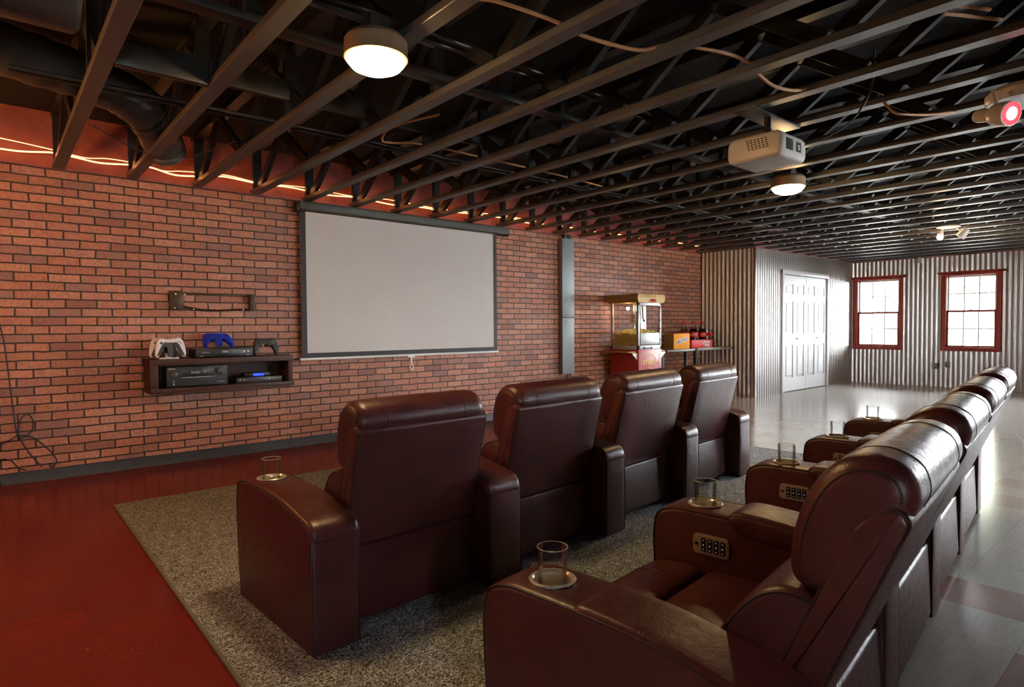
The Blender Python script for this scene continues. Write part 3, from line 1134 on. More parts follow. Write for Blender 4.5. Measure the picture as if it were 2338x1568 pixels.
# disc player on the shelf top
t = thing('disc_player', 'long black disc player on top of the wall shelf', 'disc player', (1.555, 5.675, SZ1 + .001))
m = MB().use('black_rough')
m.box(-.23, .235, .004, .24, .006, .074, .003)
m.use('black')
m.box(-.232, .237, 0, .006, .006, .076, .002)
m.build('case', t)
lettering('DVD PLAY', .013, 'print_white', t, (-.155, -.001, .045), FACE_NEG_Y, 0, 0, 'front_text')
lettering('Onk', .026, 'print_white', t, (.0, -.001, .050), FACE_NEG_Y, .2, .0006, 'front_text')
lettering('mm', .014, 'print_white', t, (-.185, -.001, .016), FACE_NEG_Y, 0, .0004, 'front_text')
m = MB().use('print_white')
for x in (.16, .195):
    m.lathe([(0, 0), (.010, 0), (.008, .004), (0, .004)], (x, 0, .046), 14, Matrix.Rotation(PI / 2, 4, 'X'))
m.box(.18, .21, -.001, .001, .014, .018)
m.build('push_buttons', t)


PAD_BODY = [(0, .062), (.030, .063), (.055, .070), (.080, .061), (.093, .036), (.088, .006), (.060, -.010), (.030, -.003), (0, -.001)]
PAD_GRIP = [(.058, .045), (.088, .056), (.104, .022), (.114, -.045), (.111, -.080), (.096, -.089), (.082, -.074), (.066, -.030), (.054, .006)]


def pad_body(m, mat4, thick=.042, r=.016, s=1.):
    # outlines lie in local (y,z) of pillow; turn so the face looks to -Y
    turn = Matrix(((0, 1, 0, 0), (1, 0, 0, 0), (0, 0, 1, 0), (0, 0, 0, 1)))
    body = PAD_BODY + [(-x, z) for x, z in reversed(PAD_BODY[1:-1])]
    for pts, dt in ((body, 0.), (PAD_GRIP, .001), ([(-x, z) for x, z in reversed(PAD_GRIP)], .001)):
        m.pillow(spline([(x * s, z * s) for x, z in pts], 3), -thick / 2 - dt, thick / 2 + dt, r, 5, 0, 2, mat4 @ turn)


def controller(label, loc, tilt, shell, accent, s, playlike, name='game_controller', rotz=0., lie=False):
    t = thing(name, label, 'game controller', loc, rotz, 'game controllers on the shelf')
    R = Matrix.Translation((0, 0, .090 * s * (1 if not lie else .76))) @ Matrix.Rotation(tilt, 4, 'X')
    m = MB().use(shell)
    pad_body(m, R, .044, .0115, s)
    m.build('shell', t)
    fy = -.022
    m = MB().use(accent)
    if playlike:
        V = [(-.042, .034), (.042, .034), (.066, .008), (.103, -.074), (.092, -.080), (.077, -.066), (.060, -.030), (.044, -.004), (.026, .0), (.019, -.085), (-.019, -.085), (-.026, .0), (-.044, -.004), (-.060, -.030), (-.077, -.066), (-.092, -.080), (-.103, -.074), (-.066, .008)]
        m.prism([(a * s, b_ * s) for a, b_ in V], lambda a, z, d: R @ Vector((a, d, z)), fy - .003, fy + .02)
    for x in (-.036, .036):
        zc = .004 if playlike else (.024 if x < 0 else -.002)
        xx = x if playlike else (-.060 if x < 0 else .024)
        m.lathe([(.013 * s, 0), (.008 * s, .010), (.011 * s, .016), (.012 * s, .019), (0, .018)], (0, 0, 0), 16, R @ Matrix.Translation((xx * s, fy, zc * s)) @ Matrix.Rotation(PI / 2, 4, 'X'))
    m.build('thumbsticks', t)
    m = MB().use('print_white' if not playlike else 'pad_grey')
    for a in range(4):
        m.lathe([(.0042 * s, 0), (.0042 * s, .006), (0, .006)], (0, 0, 0), 10, R @ Matrix.Translation(((.066 + .013 * math.cos(a * PI / 2)) * s, fy, (.028 + .013 * math.sin(a * PI / 2)) * s)) @ Matrix.Rotation(PI / 2, 4, 'X'))
    dx, dz = (-.066, .028) if playlike else (-.028, -.002)
    m.box((dx - .012) * s, (dx + .012) * s, fy - .005, fy + .01, (dz - .004) * s, (dz + .004) * s, .001, 1, R)
    m.box((dx - .004) * s, (dx + .004) * s, fy - .005, fy + .01, (dz - .012) * s, (dz + .012) * s, .001, 1, R)
    m.build('face_buttons', t)
    m = MB().use(shell)
    for x in (-.066, .066):
        m.box((x - .02) * s, (x + .02) * s, -.010, .026, .054 * s, .074 * s, .006, 2, R)
    if playlike:
        m.box(-.034 * s, .034 * s, fy - .004, fy + .01, .030 * s, .060 * s, .003, 2, R)
    m.build('shoulder_buttons', t)
    return t


# two white pads in a charging stand
controller('white game controller with black centre, front one on the charging stand', (1.135, 5.705, SZ1 + .014), -.12, 'pad_white', 'pad_grey', 1.0, True)
controller('white game controller behind the front white one on the charging stand', (1.105, 5.775, SZ1 + .014), -.12, 'pad_white', 'pad_grey', 1.0, True)
t = thing('charging_stand', 'low white charging stand holding the two white game controllers', 'charging stand', (1.125, 5.74, SZ1 + .001))
m = MB().use('pad_white')
m.box(-.075, .075, -.045, .075, 0, .012, .005)
m.box(-.022, .022, -.010, .010, .008, .050, .004)
m.build('stand_body', t)
controller('bright blue game controller lying on the disc player', (1.525, 5.80, SZ1 + .0765), -.95, 'blue', 'blue', 1.10, True, lie=True)
bc = [o for o in COL if o.get('label', '').startswith('bright blue')][0]
for ch in bc.children:
    ch.data.materials.clear()
    ch.data.materials.append(M['blue'])
controller('charcoal game controller standing at the right end of the shelf top', (1.915, 5.72, SZ1 + .003), -.25, 'pad_grey', 'dial', .98, False)

# black cables on the brick, lower left
wy = 5.922
cord('wall_cable', [(.03, wy, 1.29), (.057, wy, 1.196), (.083, wy, 1.016), (.109, wy, .685), (.135, wy, .401), (.155, wy, .355), (.185, wy, .36), (.225, wy, .40), (.235, wy, .47), (.205, wy, .525), (.165, wy, .50), (.145, wy, .42), (.15, wy, .36),
                    (.19, wy, .261), (.235, wy, .18), (.279, wy, .112)], .0045, 'cable', 'black cable with a loop hanging down the brick wall at the left edge', 'cable', 'cables on the brick wall', 6)
cord('wall_cable', [(-.02, wy, .30), (.04, wy, .314), (.10, wy, .345), (.15, wy, .37), (.22, wy, .352), (.28, wy, .295), (.335, wy, .224), (.372, wy, .15), (.36, wy, .108), (.335, wy, .10), (.325, wy, .135)], .0045, 'cable',
     'black cable curving down to the baseboard right of the looped one', 'cable', 'cables on the brick wall', 6)
cord('wall_cable', [(-.02, wy, .16), (.01, wy, .19), (.05, wy, .205), (.10, wy, .185), (.14, wy, .125), (.19, wy, .10)], .0045, 'cable',
     'short black cable arch just above the baseboard at the left edge', 'cable', 'cables on the brick wall', 6)
cord('wall_cable', [(-.02, 5.90, .10), (.02, 5.895, .07), (.035, 5.89, .03), (.02, 5.86, .006), (-.05, 5.84, .006)], .0045, 'cable',
     'black cable end dropping over the baseboard to the floor, far left', 'cable', 'cables on the brick wall', 6)

# ------------------------------------------------------------------ rug
m = MB().use('rug')
m.box(.598, 5.507, 1.26, 4.742, .0, .0125, .004)
t = m.build('rug')
tag(t, 'large speckled grey area rug under the recliners', 'rug')
m = MB().use('rug_edge')
for x0, x1, y0, y1 in ((.59, .604, 1.25, 4.75), (5.502, 5.515, 1.25, 4.75), (.59, 5.515, 4.738, 4.75), (.59, 5.515, 1.25, 1.262)):
    m.box(x0, x1, y0, y1, 0, .0135, .003)
m.build('binding', t)

# ------------------------------------------------------------------ recliners
AW = .190          # arm width
ARM = rounded([(0, .0), (0, .43), (.03, .462), (.24, .505), (.45, .516), (.66, .516), (.735, .49), (.748, .40), (.738, .2), (.712, 0)],
              [.004, .03, .06, .1, .1, .06, .045, .08, .1, .004], 5)


def cut_hole(me, c, r, z0, z1):
    """boolean a round hole into a closed mesh"""
    o = bpy.data.objects.new('cut_a', me)
    COL.link(o)
    k = MB().use('leather')
    k.lathe([(0, z0), (r, z0), (r, z1), (0, z1)], c, 36)
    ko = bpy.data.objects.new('cut_b', k.mesh('cut_b', 0))
    COL.link(ko)
    md = o.modifiers.new('b', 'BOOLEAN')
    md.operation = 'DIFFERENCE'
    md.solver = 'EXACT'
    md.object = ko
    dg = bpy.context.evaluated_depsgraph_get()
    out = bpy.data.meshes.new_from_object(o.evaluated_get(dg))
    bpy.data.objects.remove(o)
    bpy.data.objects.remove(ko)
    out.polygons.foreach_set('use_smooth', [True] * len(out.polygons))
    out.set_sharp_from_angle(angle=math.radians(40))
    return out


def add_seams(m, prof, xs, d, r=.0032):
    m.use('leather_dark')
    for x in xs:
        m.tube([(x, a, b_) for a, b_ in inset2(prof, d)], r, 6, True)
    m.use('leather')


def recliner_meshes(kind):
    rear = kind == 'rear'
    dy = -.092 if rear else 0.
    kz = 1.045 if rear else 1.

    def bk(p):                       # map back outline to the reclined version
        y, z = p
        if rear:
            return (y + dy - .088 * max(0, z - .28) / .5, .28 + (z - .28) * kz)
        return (y, z)
    P = {}
    hw = .302
    # base
    m = MB().use('leather')
    m.pillow(rounded([(.135 + dy, .03), (.135 + dy, .29), (.70, .24), (.70, .03)], .015), -hw + .005, hw - .005, .012, 3)
    P['base'] = m.mesh('base')
    m = MB().use('leather')
    pr = rounded([(.094 + dy, .022), (.106 + dy, .305), (.128 + dy, .314), (.142 + dy, .022)], [.012, .01, .01, .008], 4)
    m.pillow(pr, -hw, hw, .014, 4, .004)
    P['rear_panel'] = m.mesh('rear_panel')
    # tilted back shell
    pr = [bk(p) for p in rounded([(.128, .270), (.008, .768), (.035, .800), (.105, .770), (.235, .270)], [.02, .012, .02, .04, .02], 5)]
    m = MB().use('leather')
    m.pillow(pr, -hw, hw, .016, 4, .003)
    add_seams(m, pr, (-hw + .006, hw - .006), .006)
    P['back_shell'] = m.mesh('back_shell')
    # headrest roll
    pr = [bk(p) for p in spline([(.014, .772), (.010, .815), (.036, .858), (.092, .880), (.150, .868), (.194, .820), (.216, .745), (.218, .665), (.200, .612), (.150, .592), (.090, .605), (.050, .690)], 4)]
    m = MB().use('leather')
    m.pillow(pr, -hw + .003, hw - .003, .045, 8, .003, 8)
    add_seams(m, pr, (-hw * .60, hw * .60), .0025, .0030)
    add_seams(m, pr, (-hw + .0090, hw - .0090), .029, .0035)
    P['headrest'] = m.mesh('headrest', 60)
    # lumbar cushion
    pr = [bk(p) for p in spline([(.125, .586), (.200, .602), (.262, .577), (.312, .510), (.338, .430), (.334, .350), (.290, .310), (.200, .300), (.145, .33), (.110, .45), (.100, .555)], 4)]
    m = MB().use('leather')
    m.pillow(pr, -hw + .004, hw - .004, .022, 6, .004, 8)
    add_seams(m, pr, (-hw + .0075, hw - .0075), .013, .0035)
    P['lumbar_cushion'] = m.mesh('lumbar_cushion', 60)
    # seat and footrest roll
    y0 = .24 + dy
    pr = spline([(y0, .22), (y0, .31), (y0 + .08, .335), (.42, .342), (.505, .332), (.530, .300), (.528, .22)], 4)
    m = MB().use('leather')
    m.pillow(pr, -hw + .004, hw - .004, .030, 5, .004, 8)
    P['seat_cushion'] = m.mesh('seat_cushion', 60)
    pr = spline([(.530, .22), (.530, .310), (.560, .338), (.640, .338), (.715, .322), (.752, .270), (.752, .12), (.745, .04), (.69, .035), (.66, .15)], 4)
    m = MB().use('leather')
    m.pillow(pr, -hw + .004, hw - .004, .030, 5, .006, 8)
    add_seams(m, pr, (-hw * .56, hw * .56), .002, .0022)
    P['footrest'] = m.mesh('footrest', 60)
    # arm with a real cup well
    m = MB().use('leather')
    m.pillow(ARM, -AW / 2, AW / 2, .018, 4, .002, 4)
    me = m.mesh('armrest', 40)
    me = cut_hole(me, (0, .585, 0), .0535, .43, .60)
    bm = bmesh.new()
    bm.from_mesh(me)
    m = MB().use('leather')
    m.bm.free()
    m.bm = bm
    add_seams(m, ARM, (-AW / 2 + .004, AW / 2 - .004), .006, .0030)
    P['armrest'] = m.mesh('armrest', 40)
    pr = spline([(.005, .405), (.002, .450), (.032, .482), (.095, .496), (.250, .526), (.390, .537), (.450, .531), (.470, .505), (.455, .475), (.400, .455), (.240, .438), (.080, .405)], 4)
    m = MB().use('leather')
    m.pillow(pr, -AW / 2 - .006, AW / 2 - .003, .022, 5, .002, 6)
    add_seams(m, pr, (-AW / 2 + .001,), .010, .0030)
    P['armrest_pad'] = m.mesh('armrest_pad', 60)
    pr = spline([(.005, .400), (.002, .438), (.034, .4665), (.110, .484), (.250, .510), (.390, .5205), (.448, .5195), (.462, .500), (.450, .470), (.390, .450), (.240, .430), (.080, .400)], 4)
    m = MB().use('leather')
    m.pillow(pr, -AW / 2 + .003, AW / 2 - .003, .018, 5, .001, 6)
    P['armrest_pad_flat'] = m.mesh('armrest_pad', 60)
    m = MB().use('steel')
    m.lathe([(.0535, .512), (.060, .5165), (.0605, .520), (.057, .5225), (.052, .522), (.0475, .5165), (.0465, .51), (.0455, .446), (.040, .441), (0, .441), (0, .436), (.049, .436)], (0, .585, 0), 40, closed=True)
    P['cup_holder'] = m.mesh('cup_holder', 30)
    m = MB().use('panel')
    out = rrect(.455, .582, .372, .440, .016, 4)
    turn = lambda a, z, d: (-AW / 2 - d, a, z)
    m.prism(out, turn, -.004, .006)
    m.prism(inset2(out, .004), turn, .004, .0075)
    m.use('black')
    for i in range(4):
        yb = .468 + i * .0225
        m.prism(rrect(yb, yb + .016, .383, .429, .003, 2), turn, .006, .0095)
    m.lathe([(0, 0), (.006, 0), (.006, .01), (0, .01)], (-AW / 2, .569, .407), 12, Matrix.Rotation(-PI / 2, 4, 'Y'))
    m.use('led_white')
    for i in range(4):
        yb = .476 + i * .0225
        for zz, hh in ((.389, .003), (.403, .006), (.420, .003)):
            m.prism(rrect(yb - .0022, yb + .0022, zz, zz + hh * .7, .0006, 1), turn, .009, .0099)
    P['control_panel'] = m.mesh('control_panel', 30)
    return P


MESH = {k: recliner_meshes(k) for k in ('front', 'rear')}


def arm(t, P, x, panel=True):
    a = link('armrest', P['armrest'], t, (x, 0, 0))
    link('armrest_pad', P['armrest_pad' if panel else 'armrest_pad_flat'], a)
    link('cup_holder', P['cup_holder'], a)
    if panel:
        link('control_panel', P['control_panel'], a)
    return a


def recliner(kind, x, y, deg, label, near_arm, pitch):
    P = MESH[kind]
    t = thing('recliner', label, 'recliner', (x, y, .0135), math.radians(deg), kind + ' row of theatre recliners')
    sx = (pitch - AW) / (2 * .302) - .012
    for nm in ('base', 'rear_panel', 'back_shell', 'headrest', 'lumbar_cushion', 'seat_cushion', 'footrest'):
        o = link(nm, P[nm], t)
        o.scale = (sx, 1, 1)
    arm(t, P, pitch / 2)
    if near_arm:
        arm(t, P, -pitch / 2, False)
    return t


def glass(label, t, x):
    """a tumbler standing in the cup well of the arm at local x"""
    c, s = math.cos(t.rotation_euler.z), math.sin(t.rotation_euler.z)
    loc = (t.location.x + c * x - s * .585, t.location.y + s * x + c * .585, t.location.z + .442)
    m = MB().use('glass')
    m.lathe([(0, 0), (.033, 0), (.0345, .004), (.0385, .158)], (0, 0, 0), 40)
    m.use('glass_rim')
    m.tube([(.0383 * math.cos(a_ * PI / 20), .0383 * math.sin(a_ * PI / 20), .1585) for a_ in range(40)], .0010, 6, True)
    m.tube([(.0328 * math.cos(a_ * PI / 20), .0328 * math.sin(a_ * PI / 20), .004) for a_ in range(40)], .0022, 6, True)
    o = m.build('drinking_glass', None, None, 40, loc)
    return tag(o, label, 'drinking glass', 'glasses in the cup holders')


FR = [(1.337, 2.072, 2.5, .825), (2.200, 2.155, 4.5, .86), (3.105, 2.252, 6.0, .90), (3.985, 2.345, 5.5, .83)]
FL = ['burgundy leather recliner nearest the camera in the front row', 'second burgundy recliner from the left in the front row', 'third burgundy recliner from the left, in front of the popcorn cart',
      'front row recliner at the far right end, before the corrugated wall']
front = [recliner('front', x, y, d, l, i == 0, p) for i, ((x, y, d, p), l) in enumerate(zip(FR, FL))]
RB = (1.138, .510)
RD, RP = math.radians(7.5), .875
RL = ['burgundy recliner nearest the camera in the rear row, seat fully visible', 'second burgundy recliner from the camera in the rear row', 'third burgundy recliner from the camera in the rear row',
      'farthest burgundy recliner at the end of the rear row']
rear = []
for i in range(4):
    s = (i + .5) * RP
    rear.append(recliner('rear', RB[0] + s * math.cos(RD), RB[1] + s * math.sin(RD), 7.0, RL[i], i == 0, RP))
glass('clear glass in the left armrest of the nearest front row recliner', front[0], -FR[0][3] / 2)
glass('clear glass in the nearest armrest of the rear row', rear[0], -RP / 2)
for i, l in enumerate(['clear glass in the second armrest of the rear row', 'clear glass in the third armrest of the rear row', 'clear glass in the fourth armrest of the rear row', 'clear glass in the farthest armrest of the rear row']):
    glass(l, rear[i], RP / 2)

# ------------------------------------------------------------------ popcorn cart
CX0, CX1, CY0, CY1 = 6.845, 7.385, 5.30, 5.80
t = thing('popcorn_machine', 'red and gold popcorn machine cart by the brick wall', 'popcorn machine', (0, 0, 0))
m = MB().use('cart_red')
m.box(CX0, CX1, CY0, CY1, .445, .835, .004)
m.use('cart_panel')
m.box(CX0 + .004, CX1 - .004, CY0 - .004, CY0 + .01, .448, .835, .002)
m.use('gold_print')
for x0, x1, z0, z1 in ((CX0 + .06, CX1 - .06, .775, .781), (CX0 + .06, CX1 - .06, .50, .506), (CX0 + .06, CX0 + .066, .50, .781), (CX1 - .066, CX1 - .06, .50, .781)):
    m.box(x0, x1, CY0 - .006, CY0, z0, z1)
cab = m.build('cabinet', t)
cxm = (CX0 + CX1) / 2
lettering('XYORRN', .088, 'gold_print', cab, (cxm, CY0 - .006, .655), FACE_NEG_Y, 0, .003, 'cart_lettering', .001)
m = MB().use('gold_print')
for a0, a1, rr in ((35, 145, .125), (215, 325, .105)):
    pts = [(cxm + rr * math.cos(math.radians(a0 + (a1 - a0) * i / 12)), CY0 - .006, .655 + rr * math.sin(math.radians(a0 + (a1 - a0) * i / 12)) * .8) for i in range(13)]
    if a0 == 35:
        for p in pts[::2]:
            m.ball(p, .010, (1.2, .3, 1), 1)
    else:
        m.tube(pts, .006, 6)
m.build('cart_emblem', cab)
m = MB().use('cart_red')
m.bm.free()
for x in (CX0 + .02, CX1 - .02):
    for yy in (CY0 + .02, CY1 - .02):
        m = MB().use('cart_red')
        m.box(x - .018, x + .018, yy - .018, yy + .018, .0 if yy < CY0 + .1 else .05, .447, .003)
        m.build('leg', t)
for sx in (CX0 - .045, CX1 + .045):
    m = MB().use('tyre')
    m.tube([(sx, 5.655 + .225 * math.cos(a * PI / 18), .233 + .225 * math.sin(a * PI / 18)) for a in range(36)], .009, 8, True)
    w_ = m.build('wheel', t)
    m = MB().use('chrome')
    for a in range(20):
        m.tube([(sx + (.01 if a % 2 else -.01), 5.655 + .02 * math.cos(a * PI / 10), .233 + .02 * math.sin(a * PI / 10)), (sx, 5.655 + .220 * math.cos(a * PI / 10 + .1), .233 + .220 * math.sin(a * PI / 10 + .1))], .0022, 5)
    m.lathe([(0, -.03), (.02, -.03), (.02, .03), (0, .03)], (sx, 5.655, .233), 14, Matrix.Rotation(PI / 2, 4, 'Y'))
    m.build('spokes', w_)
m = MB().use('chrome')
m.tube([(CX0 - .05, 5.655, .233), (CX1 + .05, 5.655, .233)], .009, 8)
m.build('axle', t)
# glazed case
m = MB().use('alu')
for x in (CX0 + .004, CX1 - .036):
    for yy in (CY0 + .002, CY1 - .034):
        m.box(x, x + .032, yy, yy + .032, .835, 1.50, .003)
m.box(CX0 + .004, CX1 - .004, CY0 + .002, CY1 - .002, .835, .895, .003)
m.box(CX0 + .004, CX1 - .004, CY0 + .002, CY0 + .03, 1.455, 1.50, .003)
m.box(CX1 - .16, CX1 - .03, CY0 + .25, CY0 + .26, .90, 1.46)
m.box(CX0 + .05, CX1 - .05, CY0 - .002, CY0 + .012, .905, 1.07, .004)
m.build('case_frame', t)
m = MB().use('glass')
m.box(CX0 + .006, CX0 + .010, CY0 + .034, CY1 - .034, .895, 1.50)
m.build('side_glass', t, angle=0)
m = MB().use('glass')
m.box(CX1 - .010, CX1 - .006, CY0 + .034, CY1 - .034, .895, 1.50)
m.build('side_glass', t, angle=0)
m = MB().use('vent')
m.box(CX0 + .12, CX0 + .30, CY0 - .018, CY0 - .006, .850, .862, .003)
m.box(CX0 + .12, CX0 + .135, CY0 - .016, CY0 + .004, .845, .872, .002)
m.box(CX0 + .29, CX0 + .305, CY0 - .016, CY0 + .004, .845, .872, .002)
for z in (.96, 1.12, 1.24, 1.42):
    m.box(CX1 - .045, CX1 - .025, CY0 - .006, CY0 + .004, z, z + .022, .002)
m.build('drawer_pull', t)
m = MB().use('steel')
m.lathe([(.055, 0), (.075, .01), (.08, .13), (.085, .14), (.07, .138), (.05, .02)], (cxm - .03, CY0 + .24, 1.20), 24)
m.lathe([(.03, 0), (.03, .10), (0, .10)], (cxm - .03, CY0 + .24, 1.38), 16)
m.use('black')
m.tube([(cxm + .06, CY0 + .18, 1.47), (cxm + .07, CY0 + .18, 1.28), (cxm + .07, CY0 + .16, 1.25)], .008, 8)
m.ball((cxm + .07, CY0 + .16, 1.245), .016)
m.build('kettle', t)
m = MB().use('lamp')
m.ball((cxm - .12, CY0 + .30, 1.42), .024, (1, 1, 1), 2)
m.build('heat_lamp', t)
m = MB().use('gold')
hood = [(-.055, 1.495), (-.105, 1.552), (-.055, 1.615), (CX1 - CX0 + .055, 1.615), (CX1 - CX0 + .105, 1.552), (CX1 - CX0 + .055, 1.495)]
h0 = [(CX0 - .02, CY0 - .02), (CX1 + .02, CY0 - .02), (CX1 + .02, CY1 + .02), (CX0 - .02, CY1 + .02)]
rings = []
for ex, z in ((.0, 1.495), (.034, 1.560), (.012, 1.615)):
    rings.append([m.bm.verts.new((x + (ex if x > cxm else -ex), yy + (ex if yy > 5.5 else -ex * .35), z)) for x, yy in h0])
for A, B in zip(rings, rings[1:]):
    for j in range(4):
        m.face((A[j], A[(j + 1) % 4], B[(j + 1) % 4], B[j]))
m.face(list(reversed(rings[0])))
m.face(rings[-1])
hd = m.build('hood', t, angle=10)
lettering("4'008", .062, 'label_red', hd, (cxm + .02, CY0 - .034, 1.527), (PI / 2 - .25, 0, 0), .3, .002, 'hood_lettering', .001)
lettering('VYTIOT', .050, 'gold_print', hd, (cxm + .02, CY0 - .034, 1.590), (PI / 2 + .2, 0, 0), 0, .002, 'hood_lettering', .001)
for sx, x0, x1 in ((-1, CX0 - .17, CX0), (1, CX1, CX1 + .14)):
    m = MB().use('tan')
    m.box(x0, x1, CY0 + .04, CY1 - .02, .792, .812, .004)
    sh = m.build('side_tray', t)
    m = MB().use('cream')
    xa, xb = (x1, x0 + .05) if sx < 0 else (x0, x1 - .01)
    m.prism([(xa, .790), (xb, .790), (xa, .690)], lambda a, z, d: (a, d, z), CY0 + .015, CY0 + .035)
    m.build('bracket', sh)
# heap of popcorn behind the glass
rnd = random.Random(3)
m = MB().use('corn')
N_ = 14
def heap(u, v):
    return 1.045 + .055 * math.sin(u * 2.4 + .4) * math.sin(v * 2.8) + .03 * u
g = [[m.bm.verts.new((CX0 + .03 + (CX1 - CX0 - .06) * i / N_, CY0 + .04 + (CY1 - CY0 - .08) * j / N_, heap(i / N_, j / N_))) for j in range(N_ + 1)] for i in range(N_ + 1)]
for i in range(N_):
    for j in range(N_):
        m.face((g[i][j], g[i + 1][j], g[i + 1][j + 1], g[i][j + 1]))
for i in range(1500):
    r_ = rnd.random()
    if r_ < .45:
        u, v = rnd.random(), rnd.random()
        p = (CX0 + .035 + (CX1 - CX0 - .07) * u, CY0 + .045 + (CY1 - CY0 - .09) * v, heap(u, v) + rnd.uniform(-.004, .012))
    else:
        v = rnd.random()
        p = (CX0 + .022 + rnd.random() * .006, CY0 + .045 + (CY1 - CY0 - .09) * v, .90 + rnd.random() * (heap(0, v) - .90))
    m.ball(p, rnd.uniform(.009, .0135), (rnd.uniform(.8, 1.2), rnd.uniform(.8, 1.2), rnd.uniform(.7, 1.1)), 1)
o = m.build('popcorn', angle=60)
tag(o, 'heap of yellow popcorn behind the glass of the popcorn machine', 'popcorn', None, 'stuff')

# ------------------------------------------------------------------ bar table and snacks
TZ = .812
t = thing('bar_table', 'long narrow brown table on iron posts right of the popcorn cart', 'table', (0, 0, 0))
m = MB().use('table')
m.box(7.56, 8.30, 5.32, 5.78, TZ - .036, TZ - .001, .003)
m.box(8.302, 9.36, 5.30, 5.78, TZ - .036, TZ, .003)
m.build('tabletop', t)
for x in (7.70, 8.33, 8.60):
    m = MB().use('iron')
    m.tube([(x, 5.52, .015), (x, 5.52, TZ - .036)], .034, 14)
    m.lathe([(0, 0), (.15, 0), (.15, .012), (.04, .03), (0, .03)], (x, 5.52, 0), 24)
    m.build('leg', t)
t = thing('candy_box', 'yellow candy box with dark slanted lettering on the table', 'box', (8.04, 5.40, TZ), 0)
m = MB().use('yellow')
m.box(-.205, .215, 0, .17, 0, .235, .003)
m.use('gold')
m.box(-.207, -.203, .0, .17, 0, .235)
m.build('carton', t)
lettering('MIK PNKS', .070, 'paper', t, (.012, -.001, .125), (PI / 2, -.20, 0), .1, .008, 'lettering_outline', .0006)
lettering('MIK PNKS', .070, 'purple', t, (.012, -.0018, .125), (PI / 2, -.20, 0), .1, .003, 'lettering', .0008)


def bottle(label, x, y, liquid, s=1.):
    t = thing('soda_bottle', label, 'bottle', (x, y, TZ), 0, 'soda bottles on the bar table')
    pr = [(0, .004), (.050, 0), (.058, .012), (.058, .10), (.054, .155), (.058, .19), (.060, .235), (.052, .275), (.032, .325), (.021, .355), (.020, .395), (.023, .398), (.023, .405)]
    pr = [(r * s * 1.15, z * s) for r, z in pr]
    m = MB().use('glass')
    m.lathe(pr + [(r - .003, z) for r, z in reversed(pr[1:])], (0, 0, 0), 28)
    m.build('bottle_glass', t, angle=50)
    m = MB().use(liquid)
    m.lathe([(0, .008)] + [((r - .0045), z + .004) for r, z in pr[1:8]] + [(.040 * s, .306 * s), (0, .306 * s)], (0, 0, 0), 28)
    m.build('drink', t, angle=50)
    m = MB().use('label_red')
    m.lathe([(.0675 * s, .172 * s), (.0690 * s, .19 * s), (.0710 * s, .235 * s), (.0700 * s, .248 * s)], (0, 0, 0), 32)
    lb = m.build('label_band', t, angle=60)
    a = math.atan2(y, x) + PI
    lettering('Coca-Cola', .0235 * s, 'print_white', lb, (.0705 * s * math.cos(a), .0705 * s * math.sin(a), .210 * s), (PI / 2, 0, a + PI / 2), .35, .0012, 'script_lettering', .0008)
    m = MB().use('label_red')
    m.lathe([(.0285 * s, .386 * s), (.0295 * s, .412 * s), (.026 * s, .420 * s), (0, .421 * s)], (0, 0, 0), 20)
    m.build('cap', t)
    return t


bottle('soda bottle with amber drink, leftmost behind the candy box', 8.43, 5.625, 'amber')
bottle('dark cola bottle in the middle of the three bottles', 8.575, 5.54, 'cola')
bottle('dark cola bottle at the right of the three bottles', 8.83, 5.54, 'cola')
t = thing('drinking_glass', 'tall clear glass with red print right of the bottles', 'drinking glass', (9.02, 5.54, TZ))
m = MB().use('glass')
m.lathe([(0, 0), (.055, 0), (.066, .29), (.062, .29), (.052, .012), (0, .012)], (0, 0, 0), 28)
m.build('tumbler', t)
m = MB().use('label_red')
m.lathe([(.0622, .185), (.0634, .215), (.0645, .24)], (0, 0, 0), 28)
m.build('red_print', t)
t = thing('snack_tray', 'low red snack box with white lettering in front of the bottles', 'box', (8.60, 5.385, TZ + .006), 0)
m = MB().use('label_red')
m.box(-.315, .285, 0, .075, 0, .125, .004)
m.build('carton', t)
m = MB().use('paper')
m.tube([(-.02, -.002, .115), (.01, -.002, .055), (.06, -.002, .02), (.18, -.002, .02), (.23, -.002, .055), (.26, -.002, .115)], .005, 6)
m.build('white_outline', t)
lettering('RUSTIC', .052, 'paper', t, (.12, -.002, .085), FACE_NEG_Y, 0, .002, 'lettering')
lettering('PUNCH', .036, 'paper', t, (.12, -.002, .045), FACE_NEG_Y, 0, .002, 'lettering')
m = MB().use('paper')
m.box(8.36, 8.98, 5.31, 5.50, TZ + .0005, TZ + .0055, .001)
tag(m.build('napkin_sheet'), 'white paper sheet under the red snack box', 'paper')
m = MB().use('tan')
m.lathe([(0, 0), (.07, 0), (.085, .014), (.08, .016), (.066, .006), (0, .006)], (9.17, 5.45, TZ), 24)
tag(m.build('small_dish'), 'small tan dish at the right end of the table', 'dish')

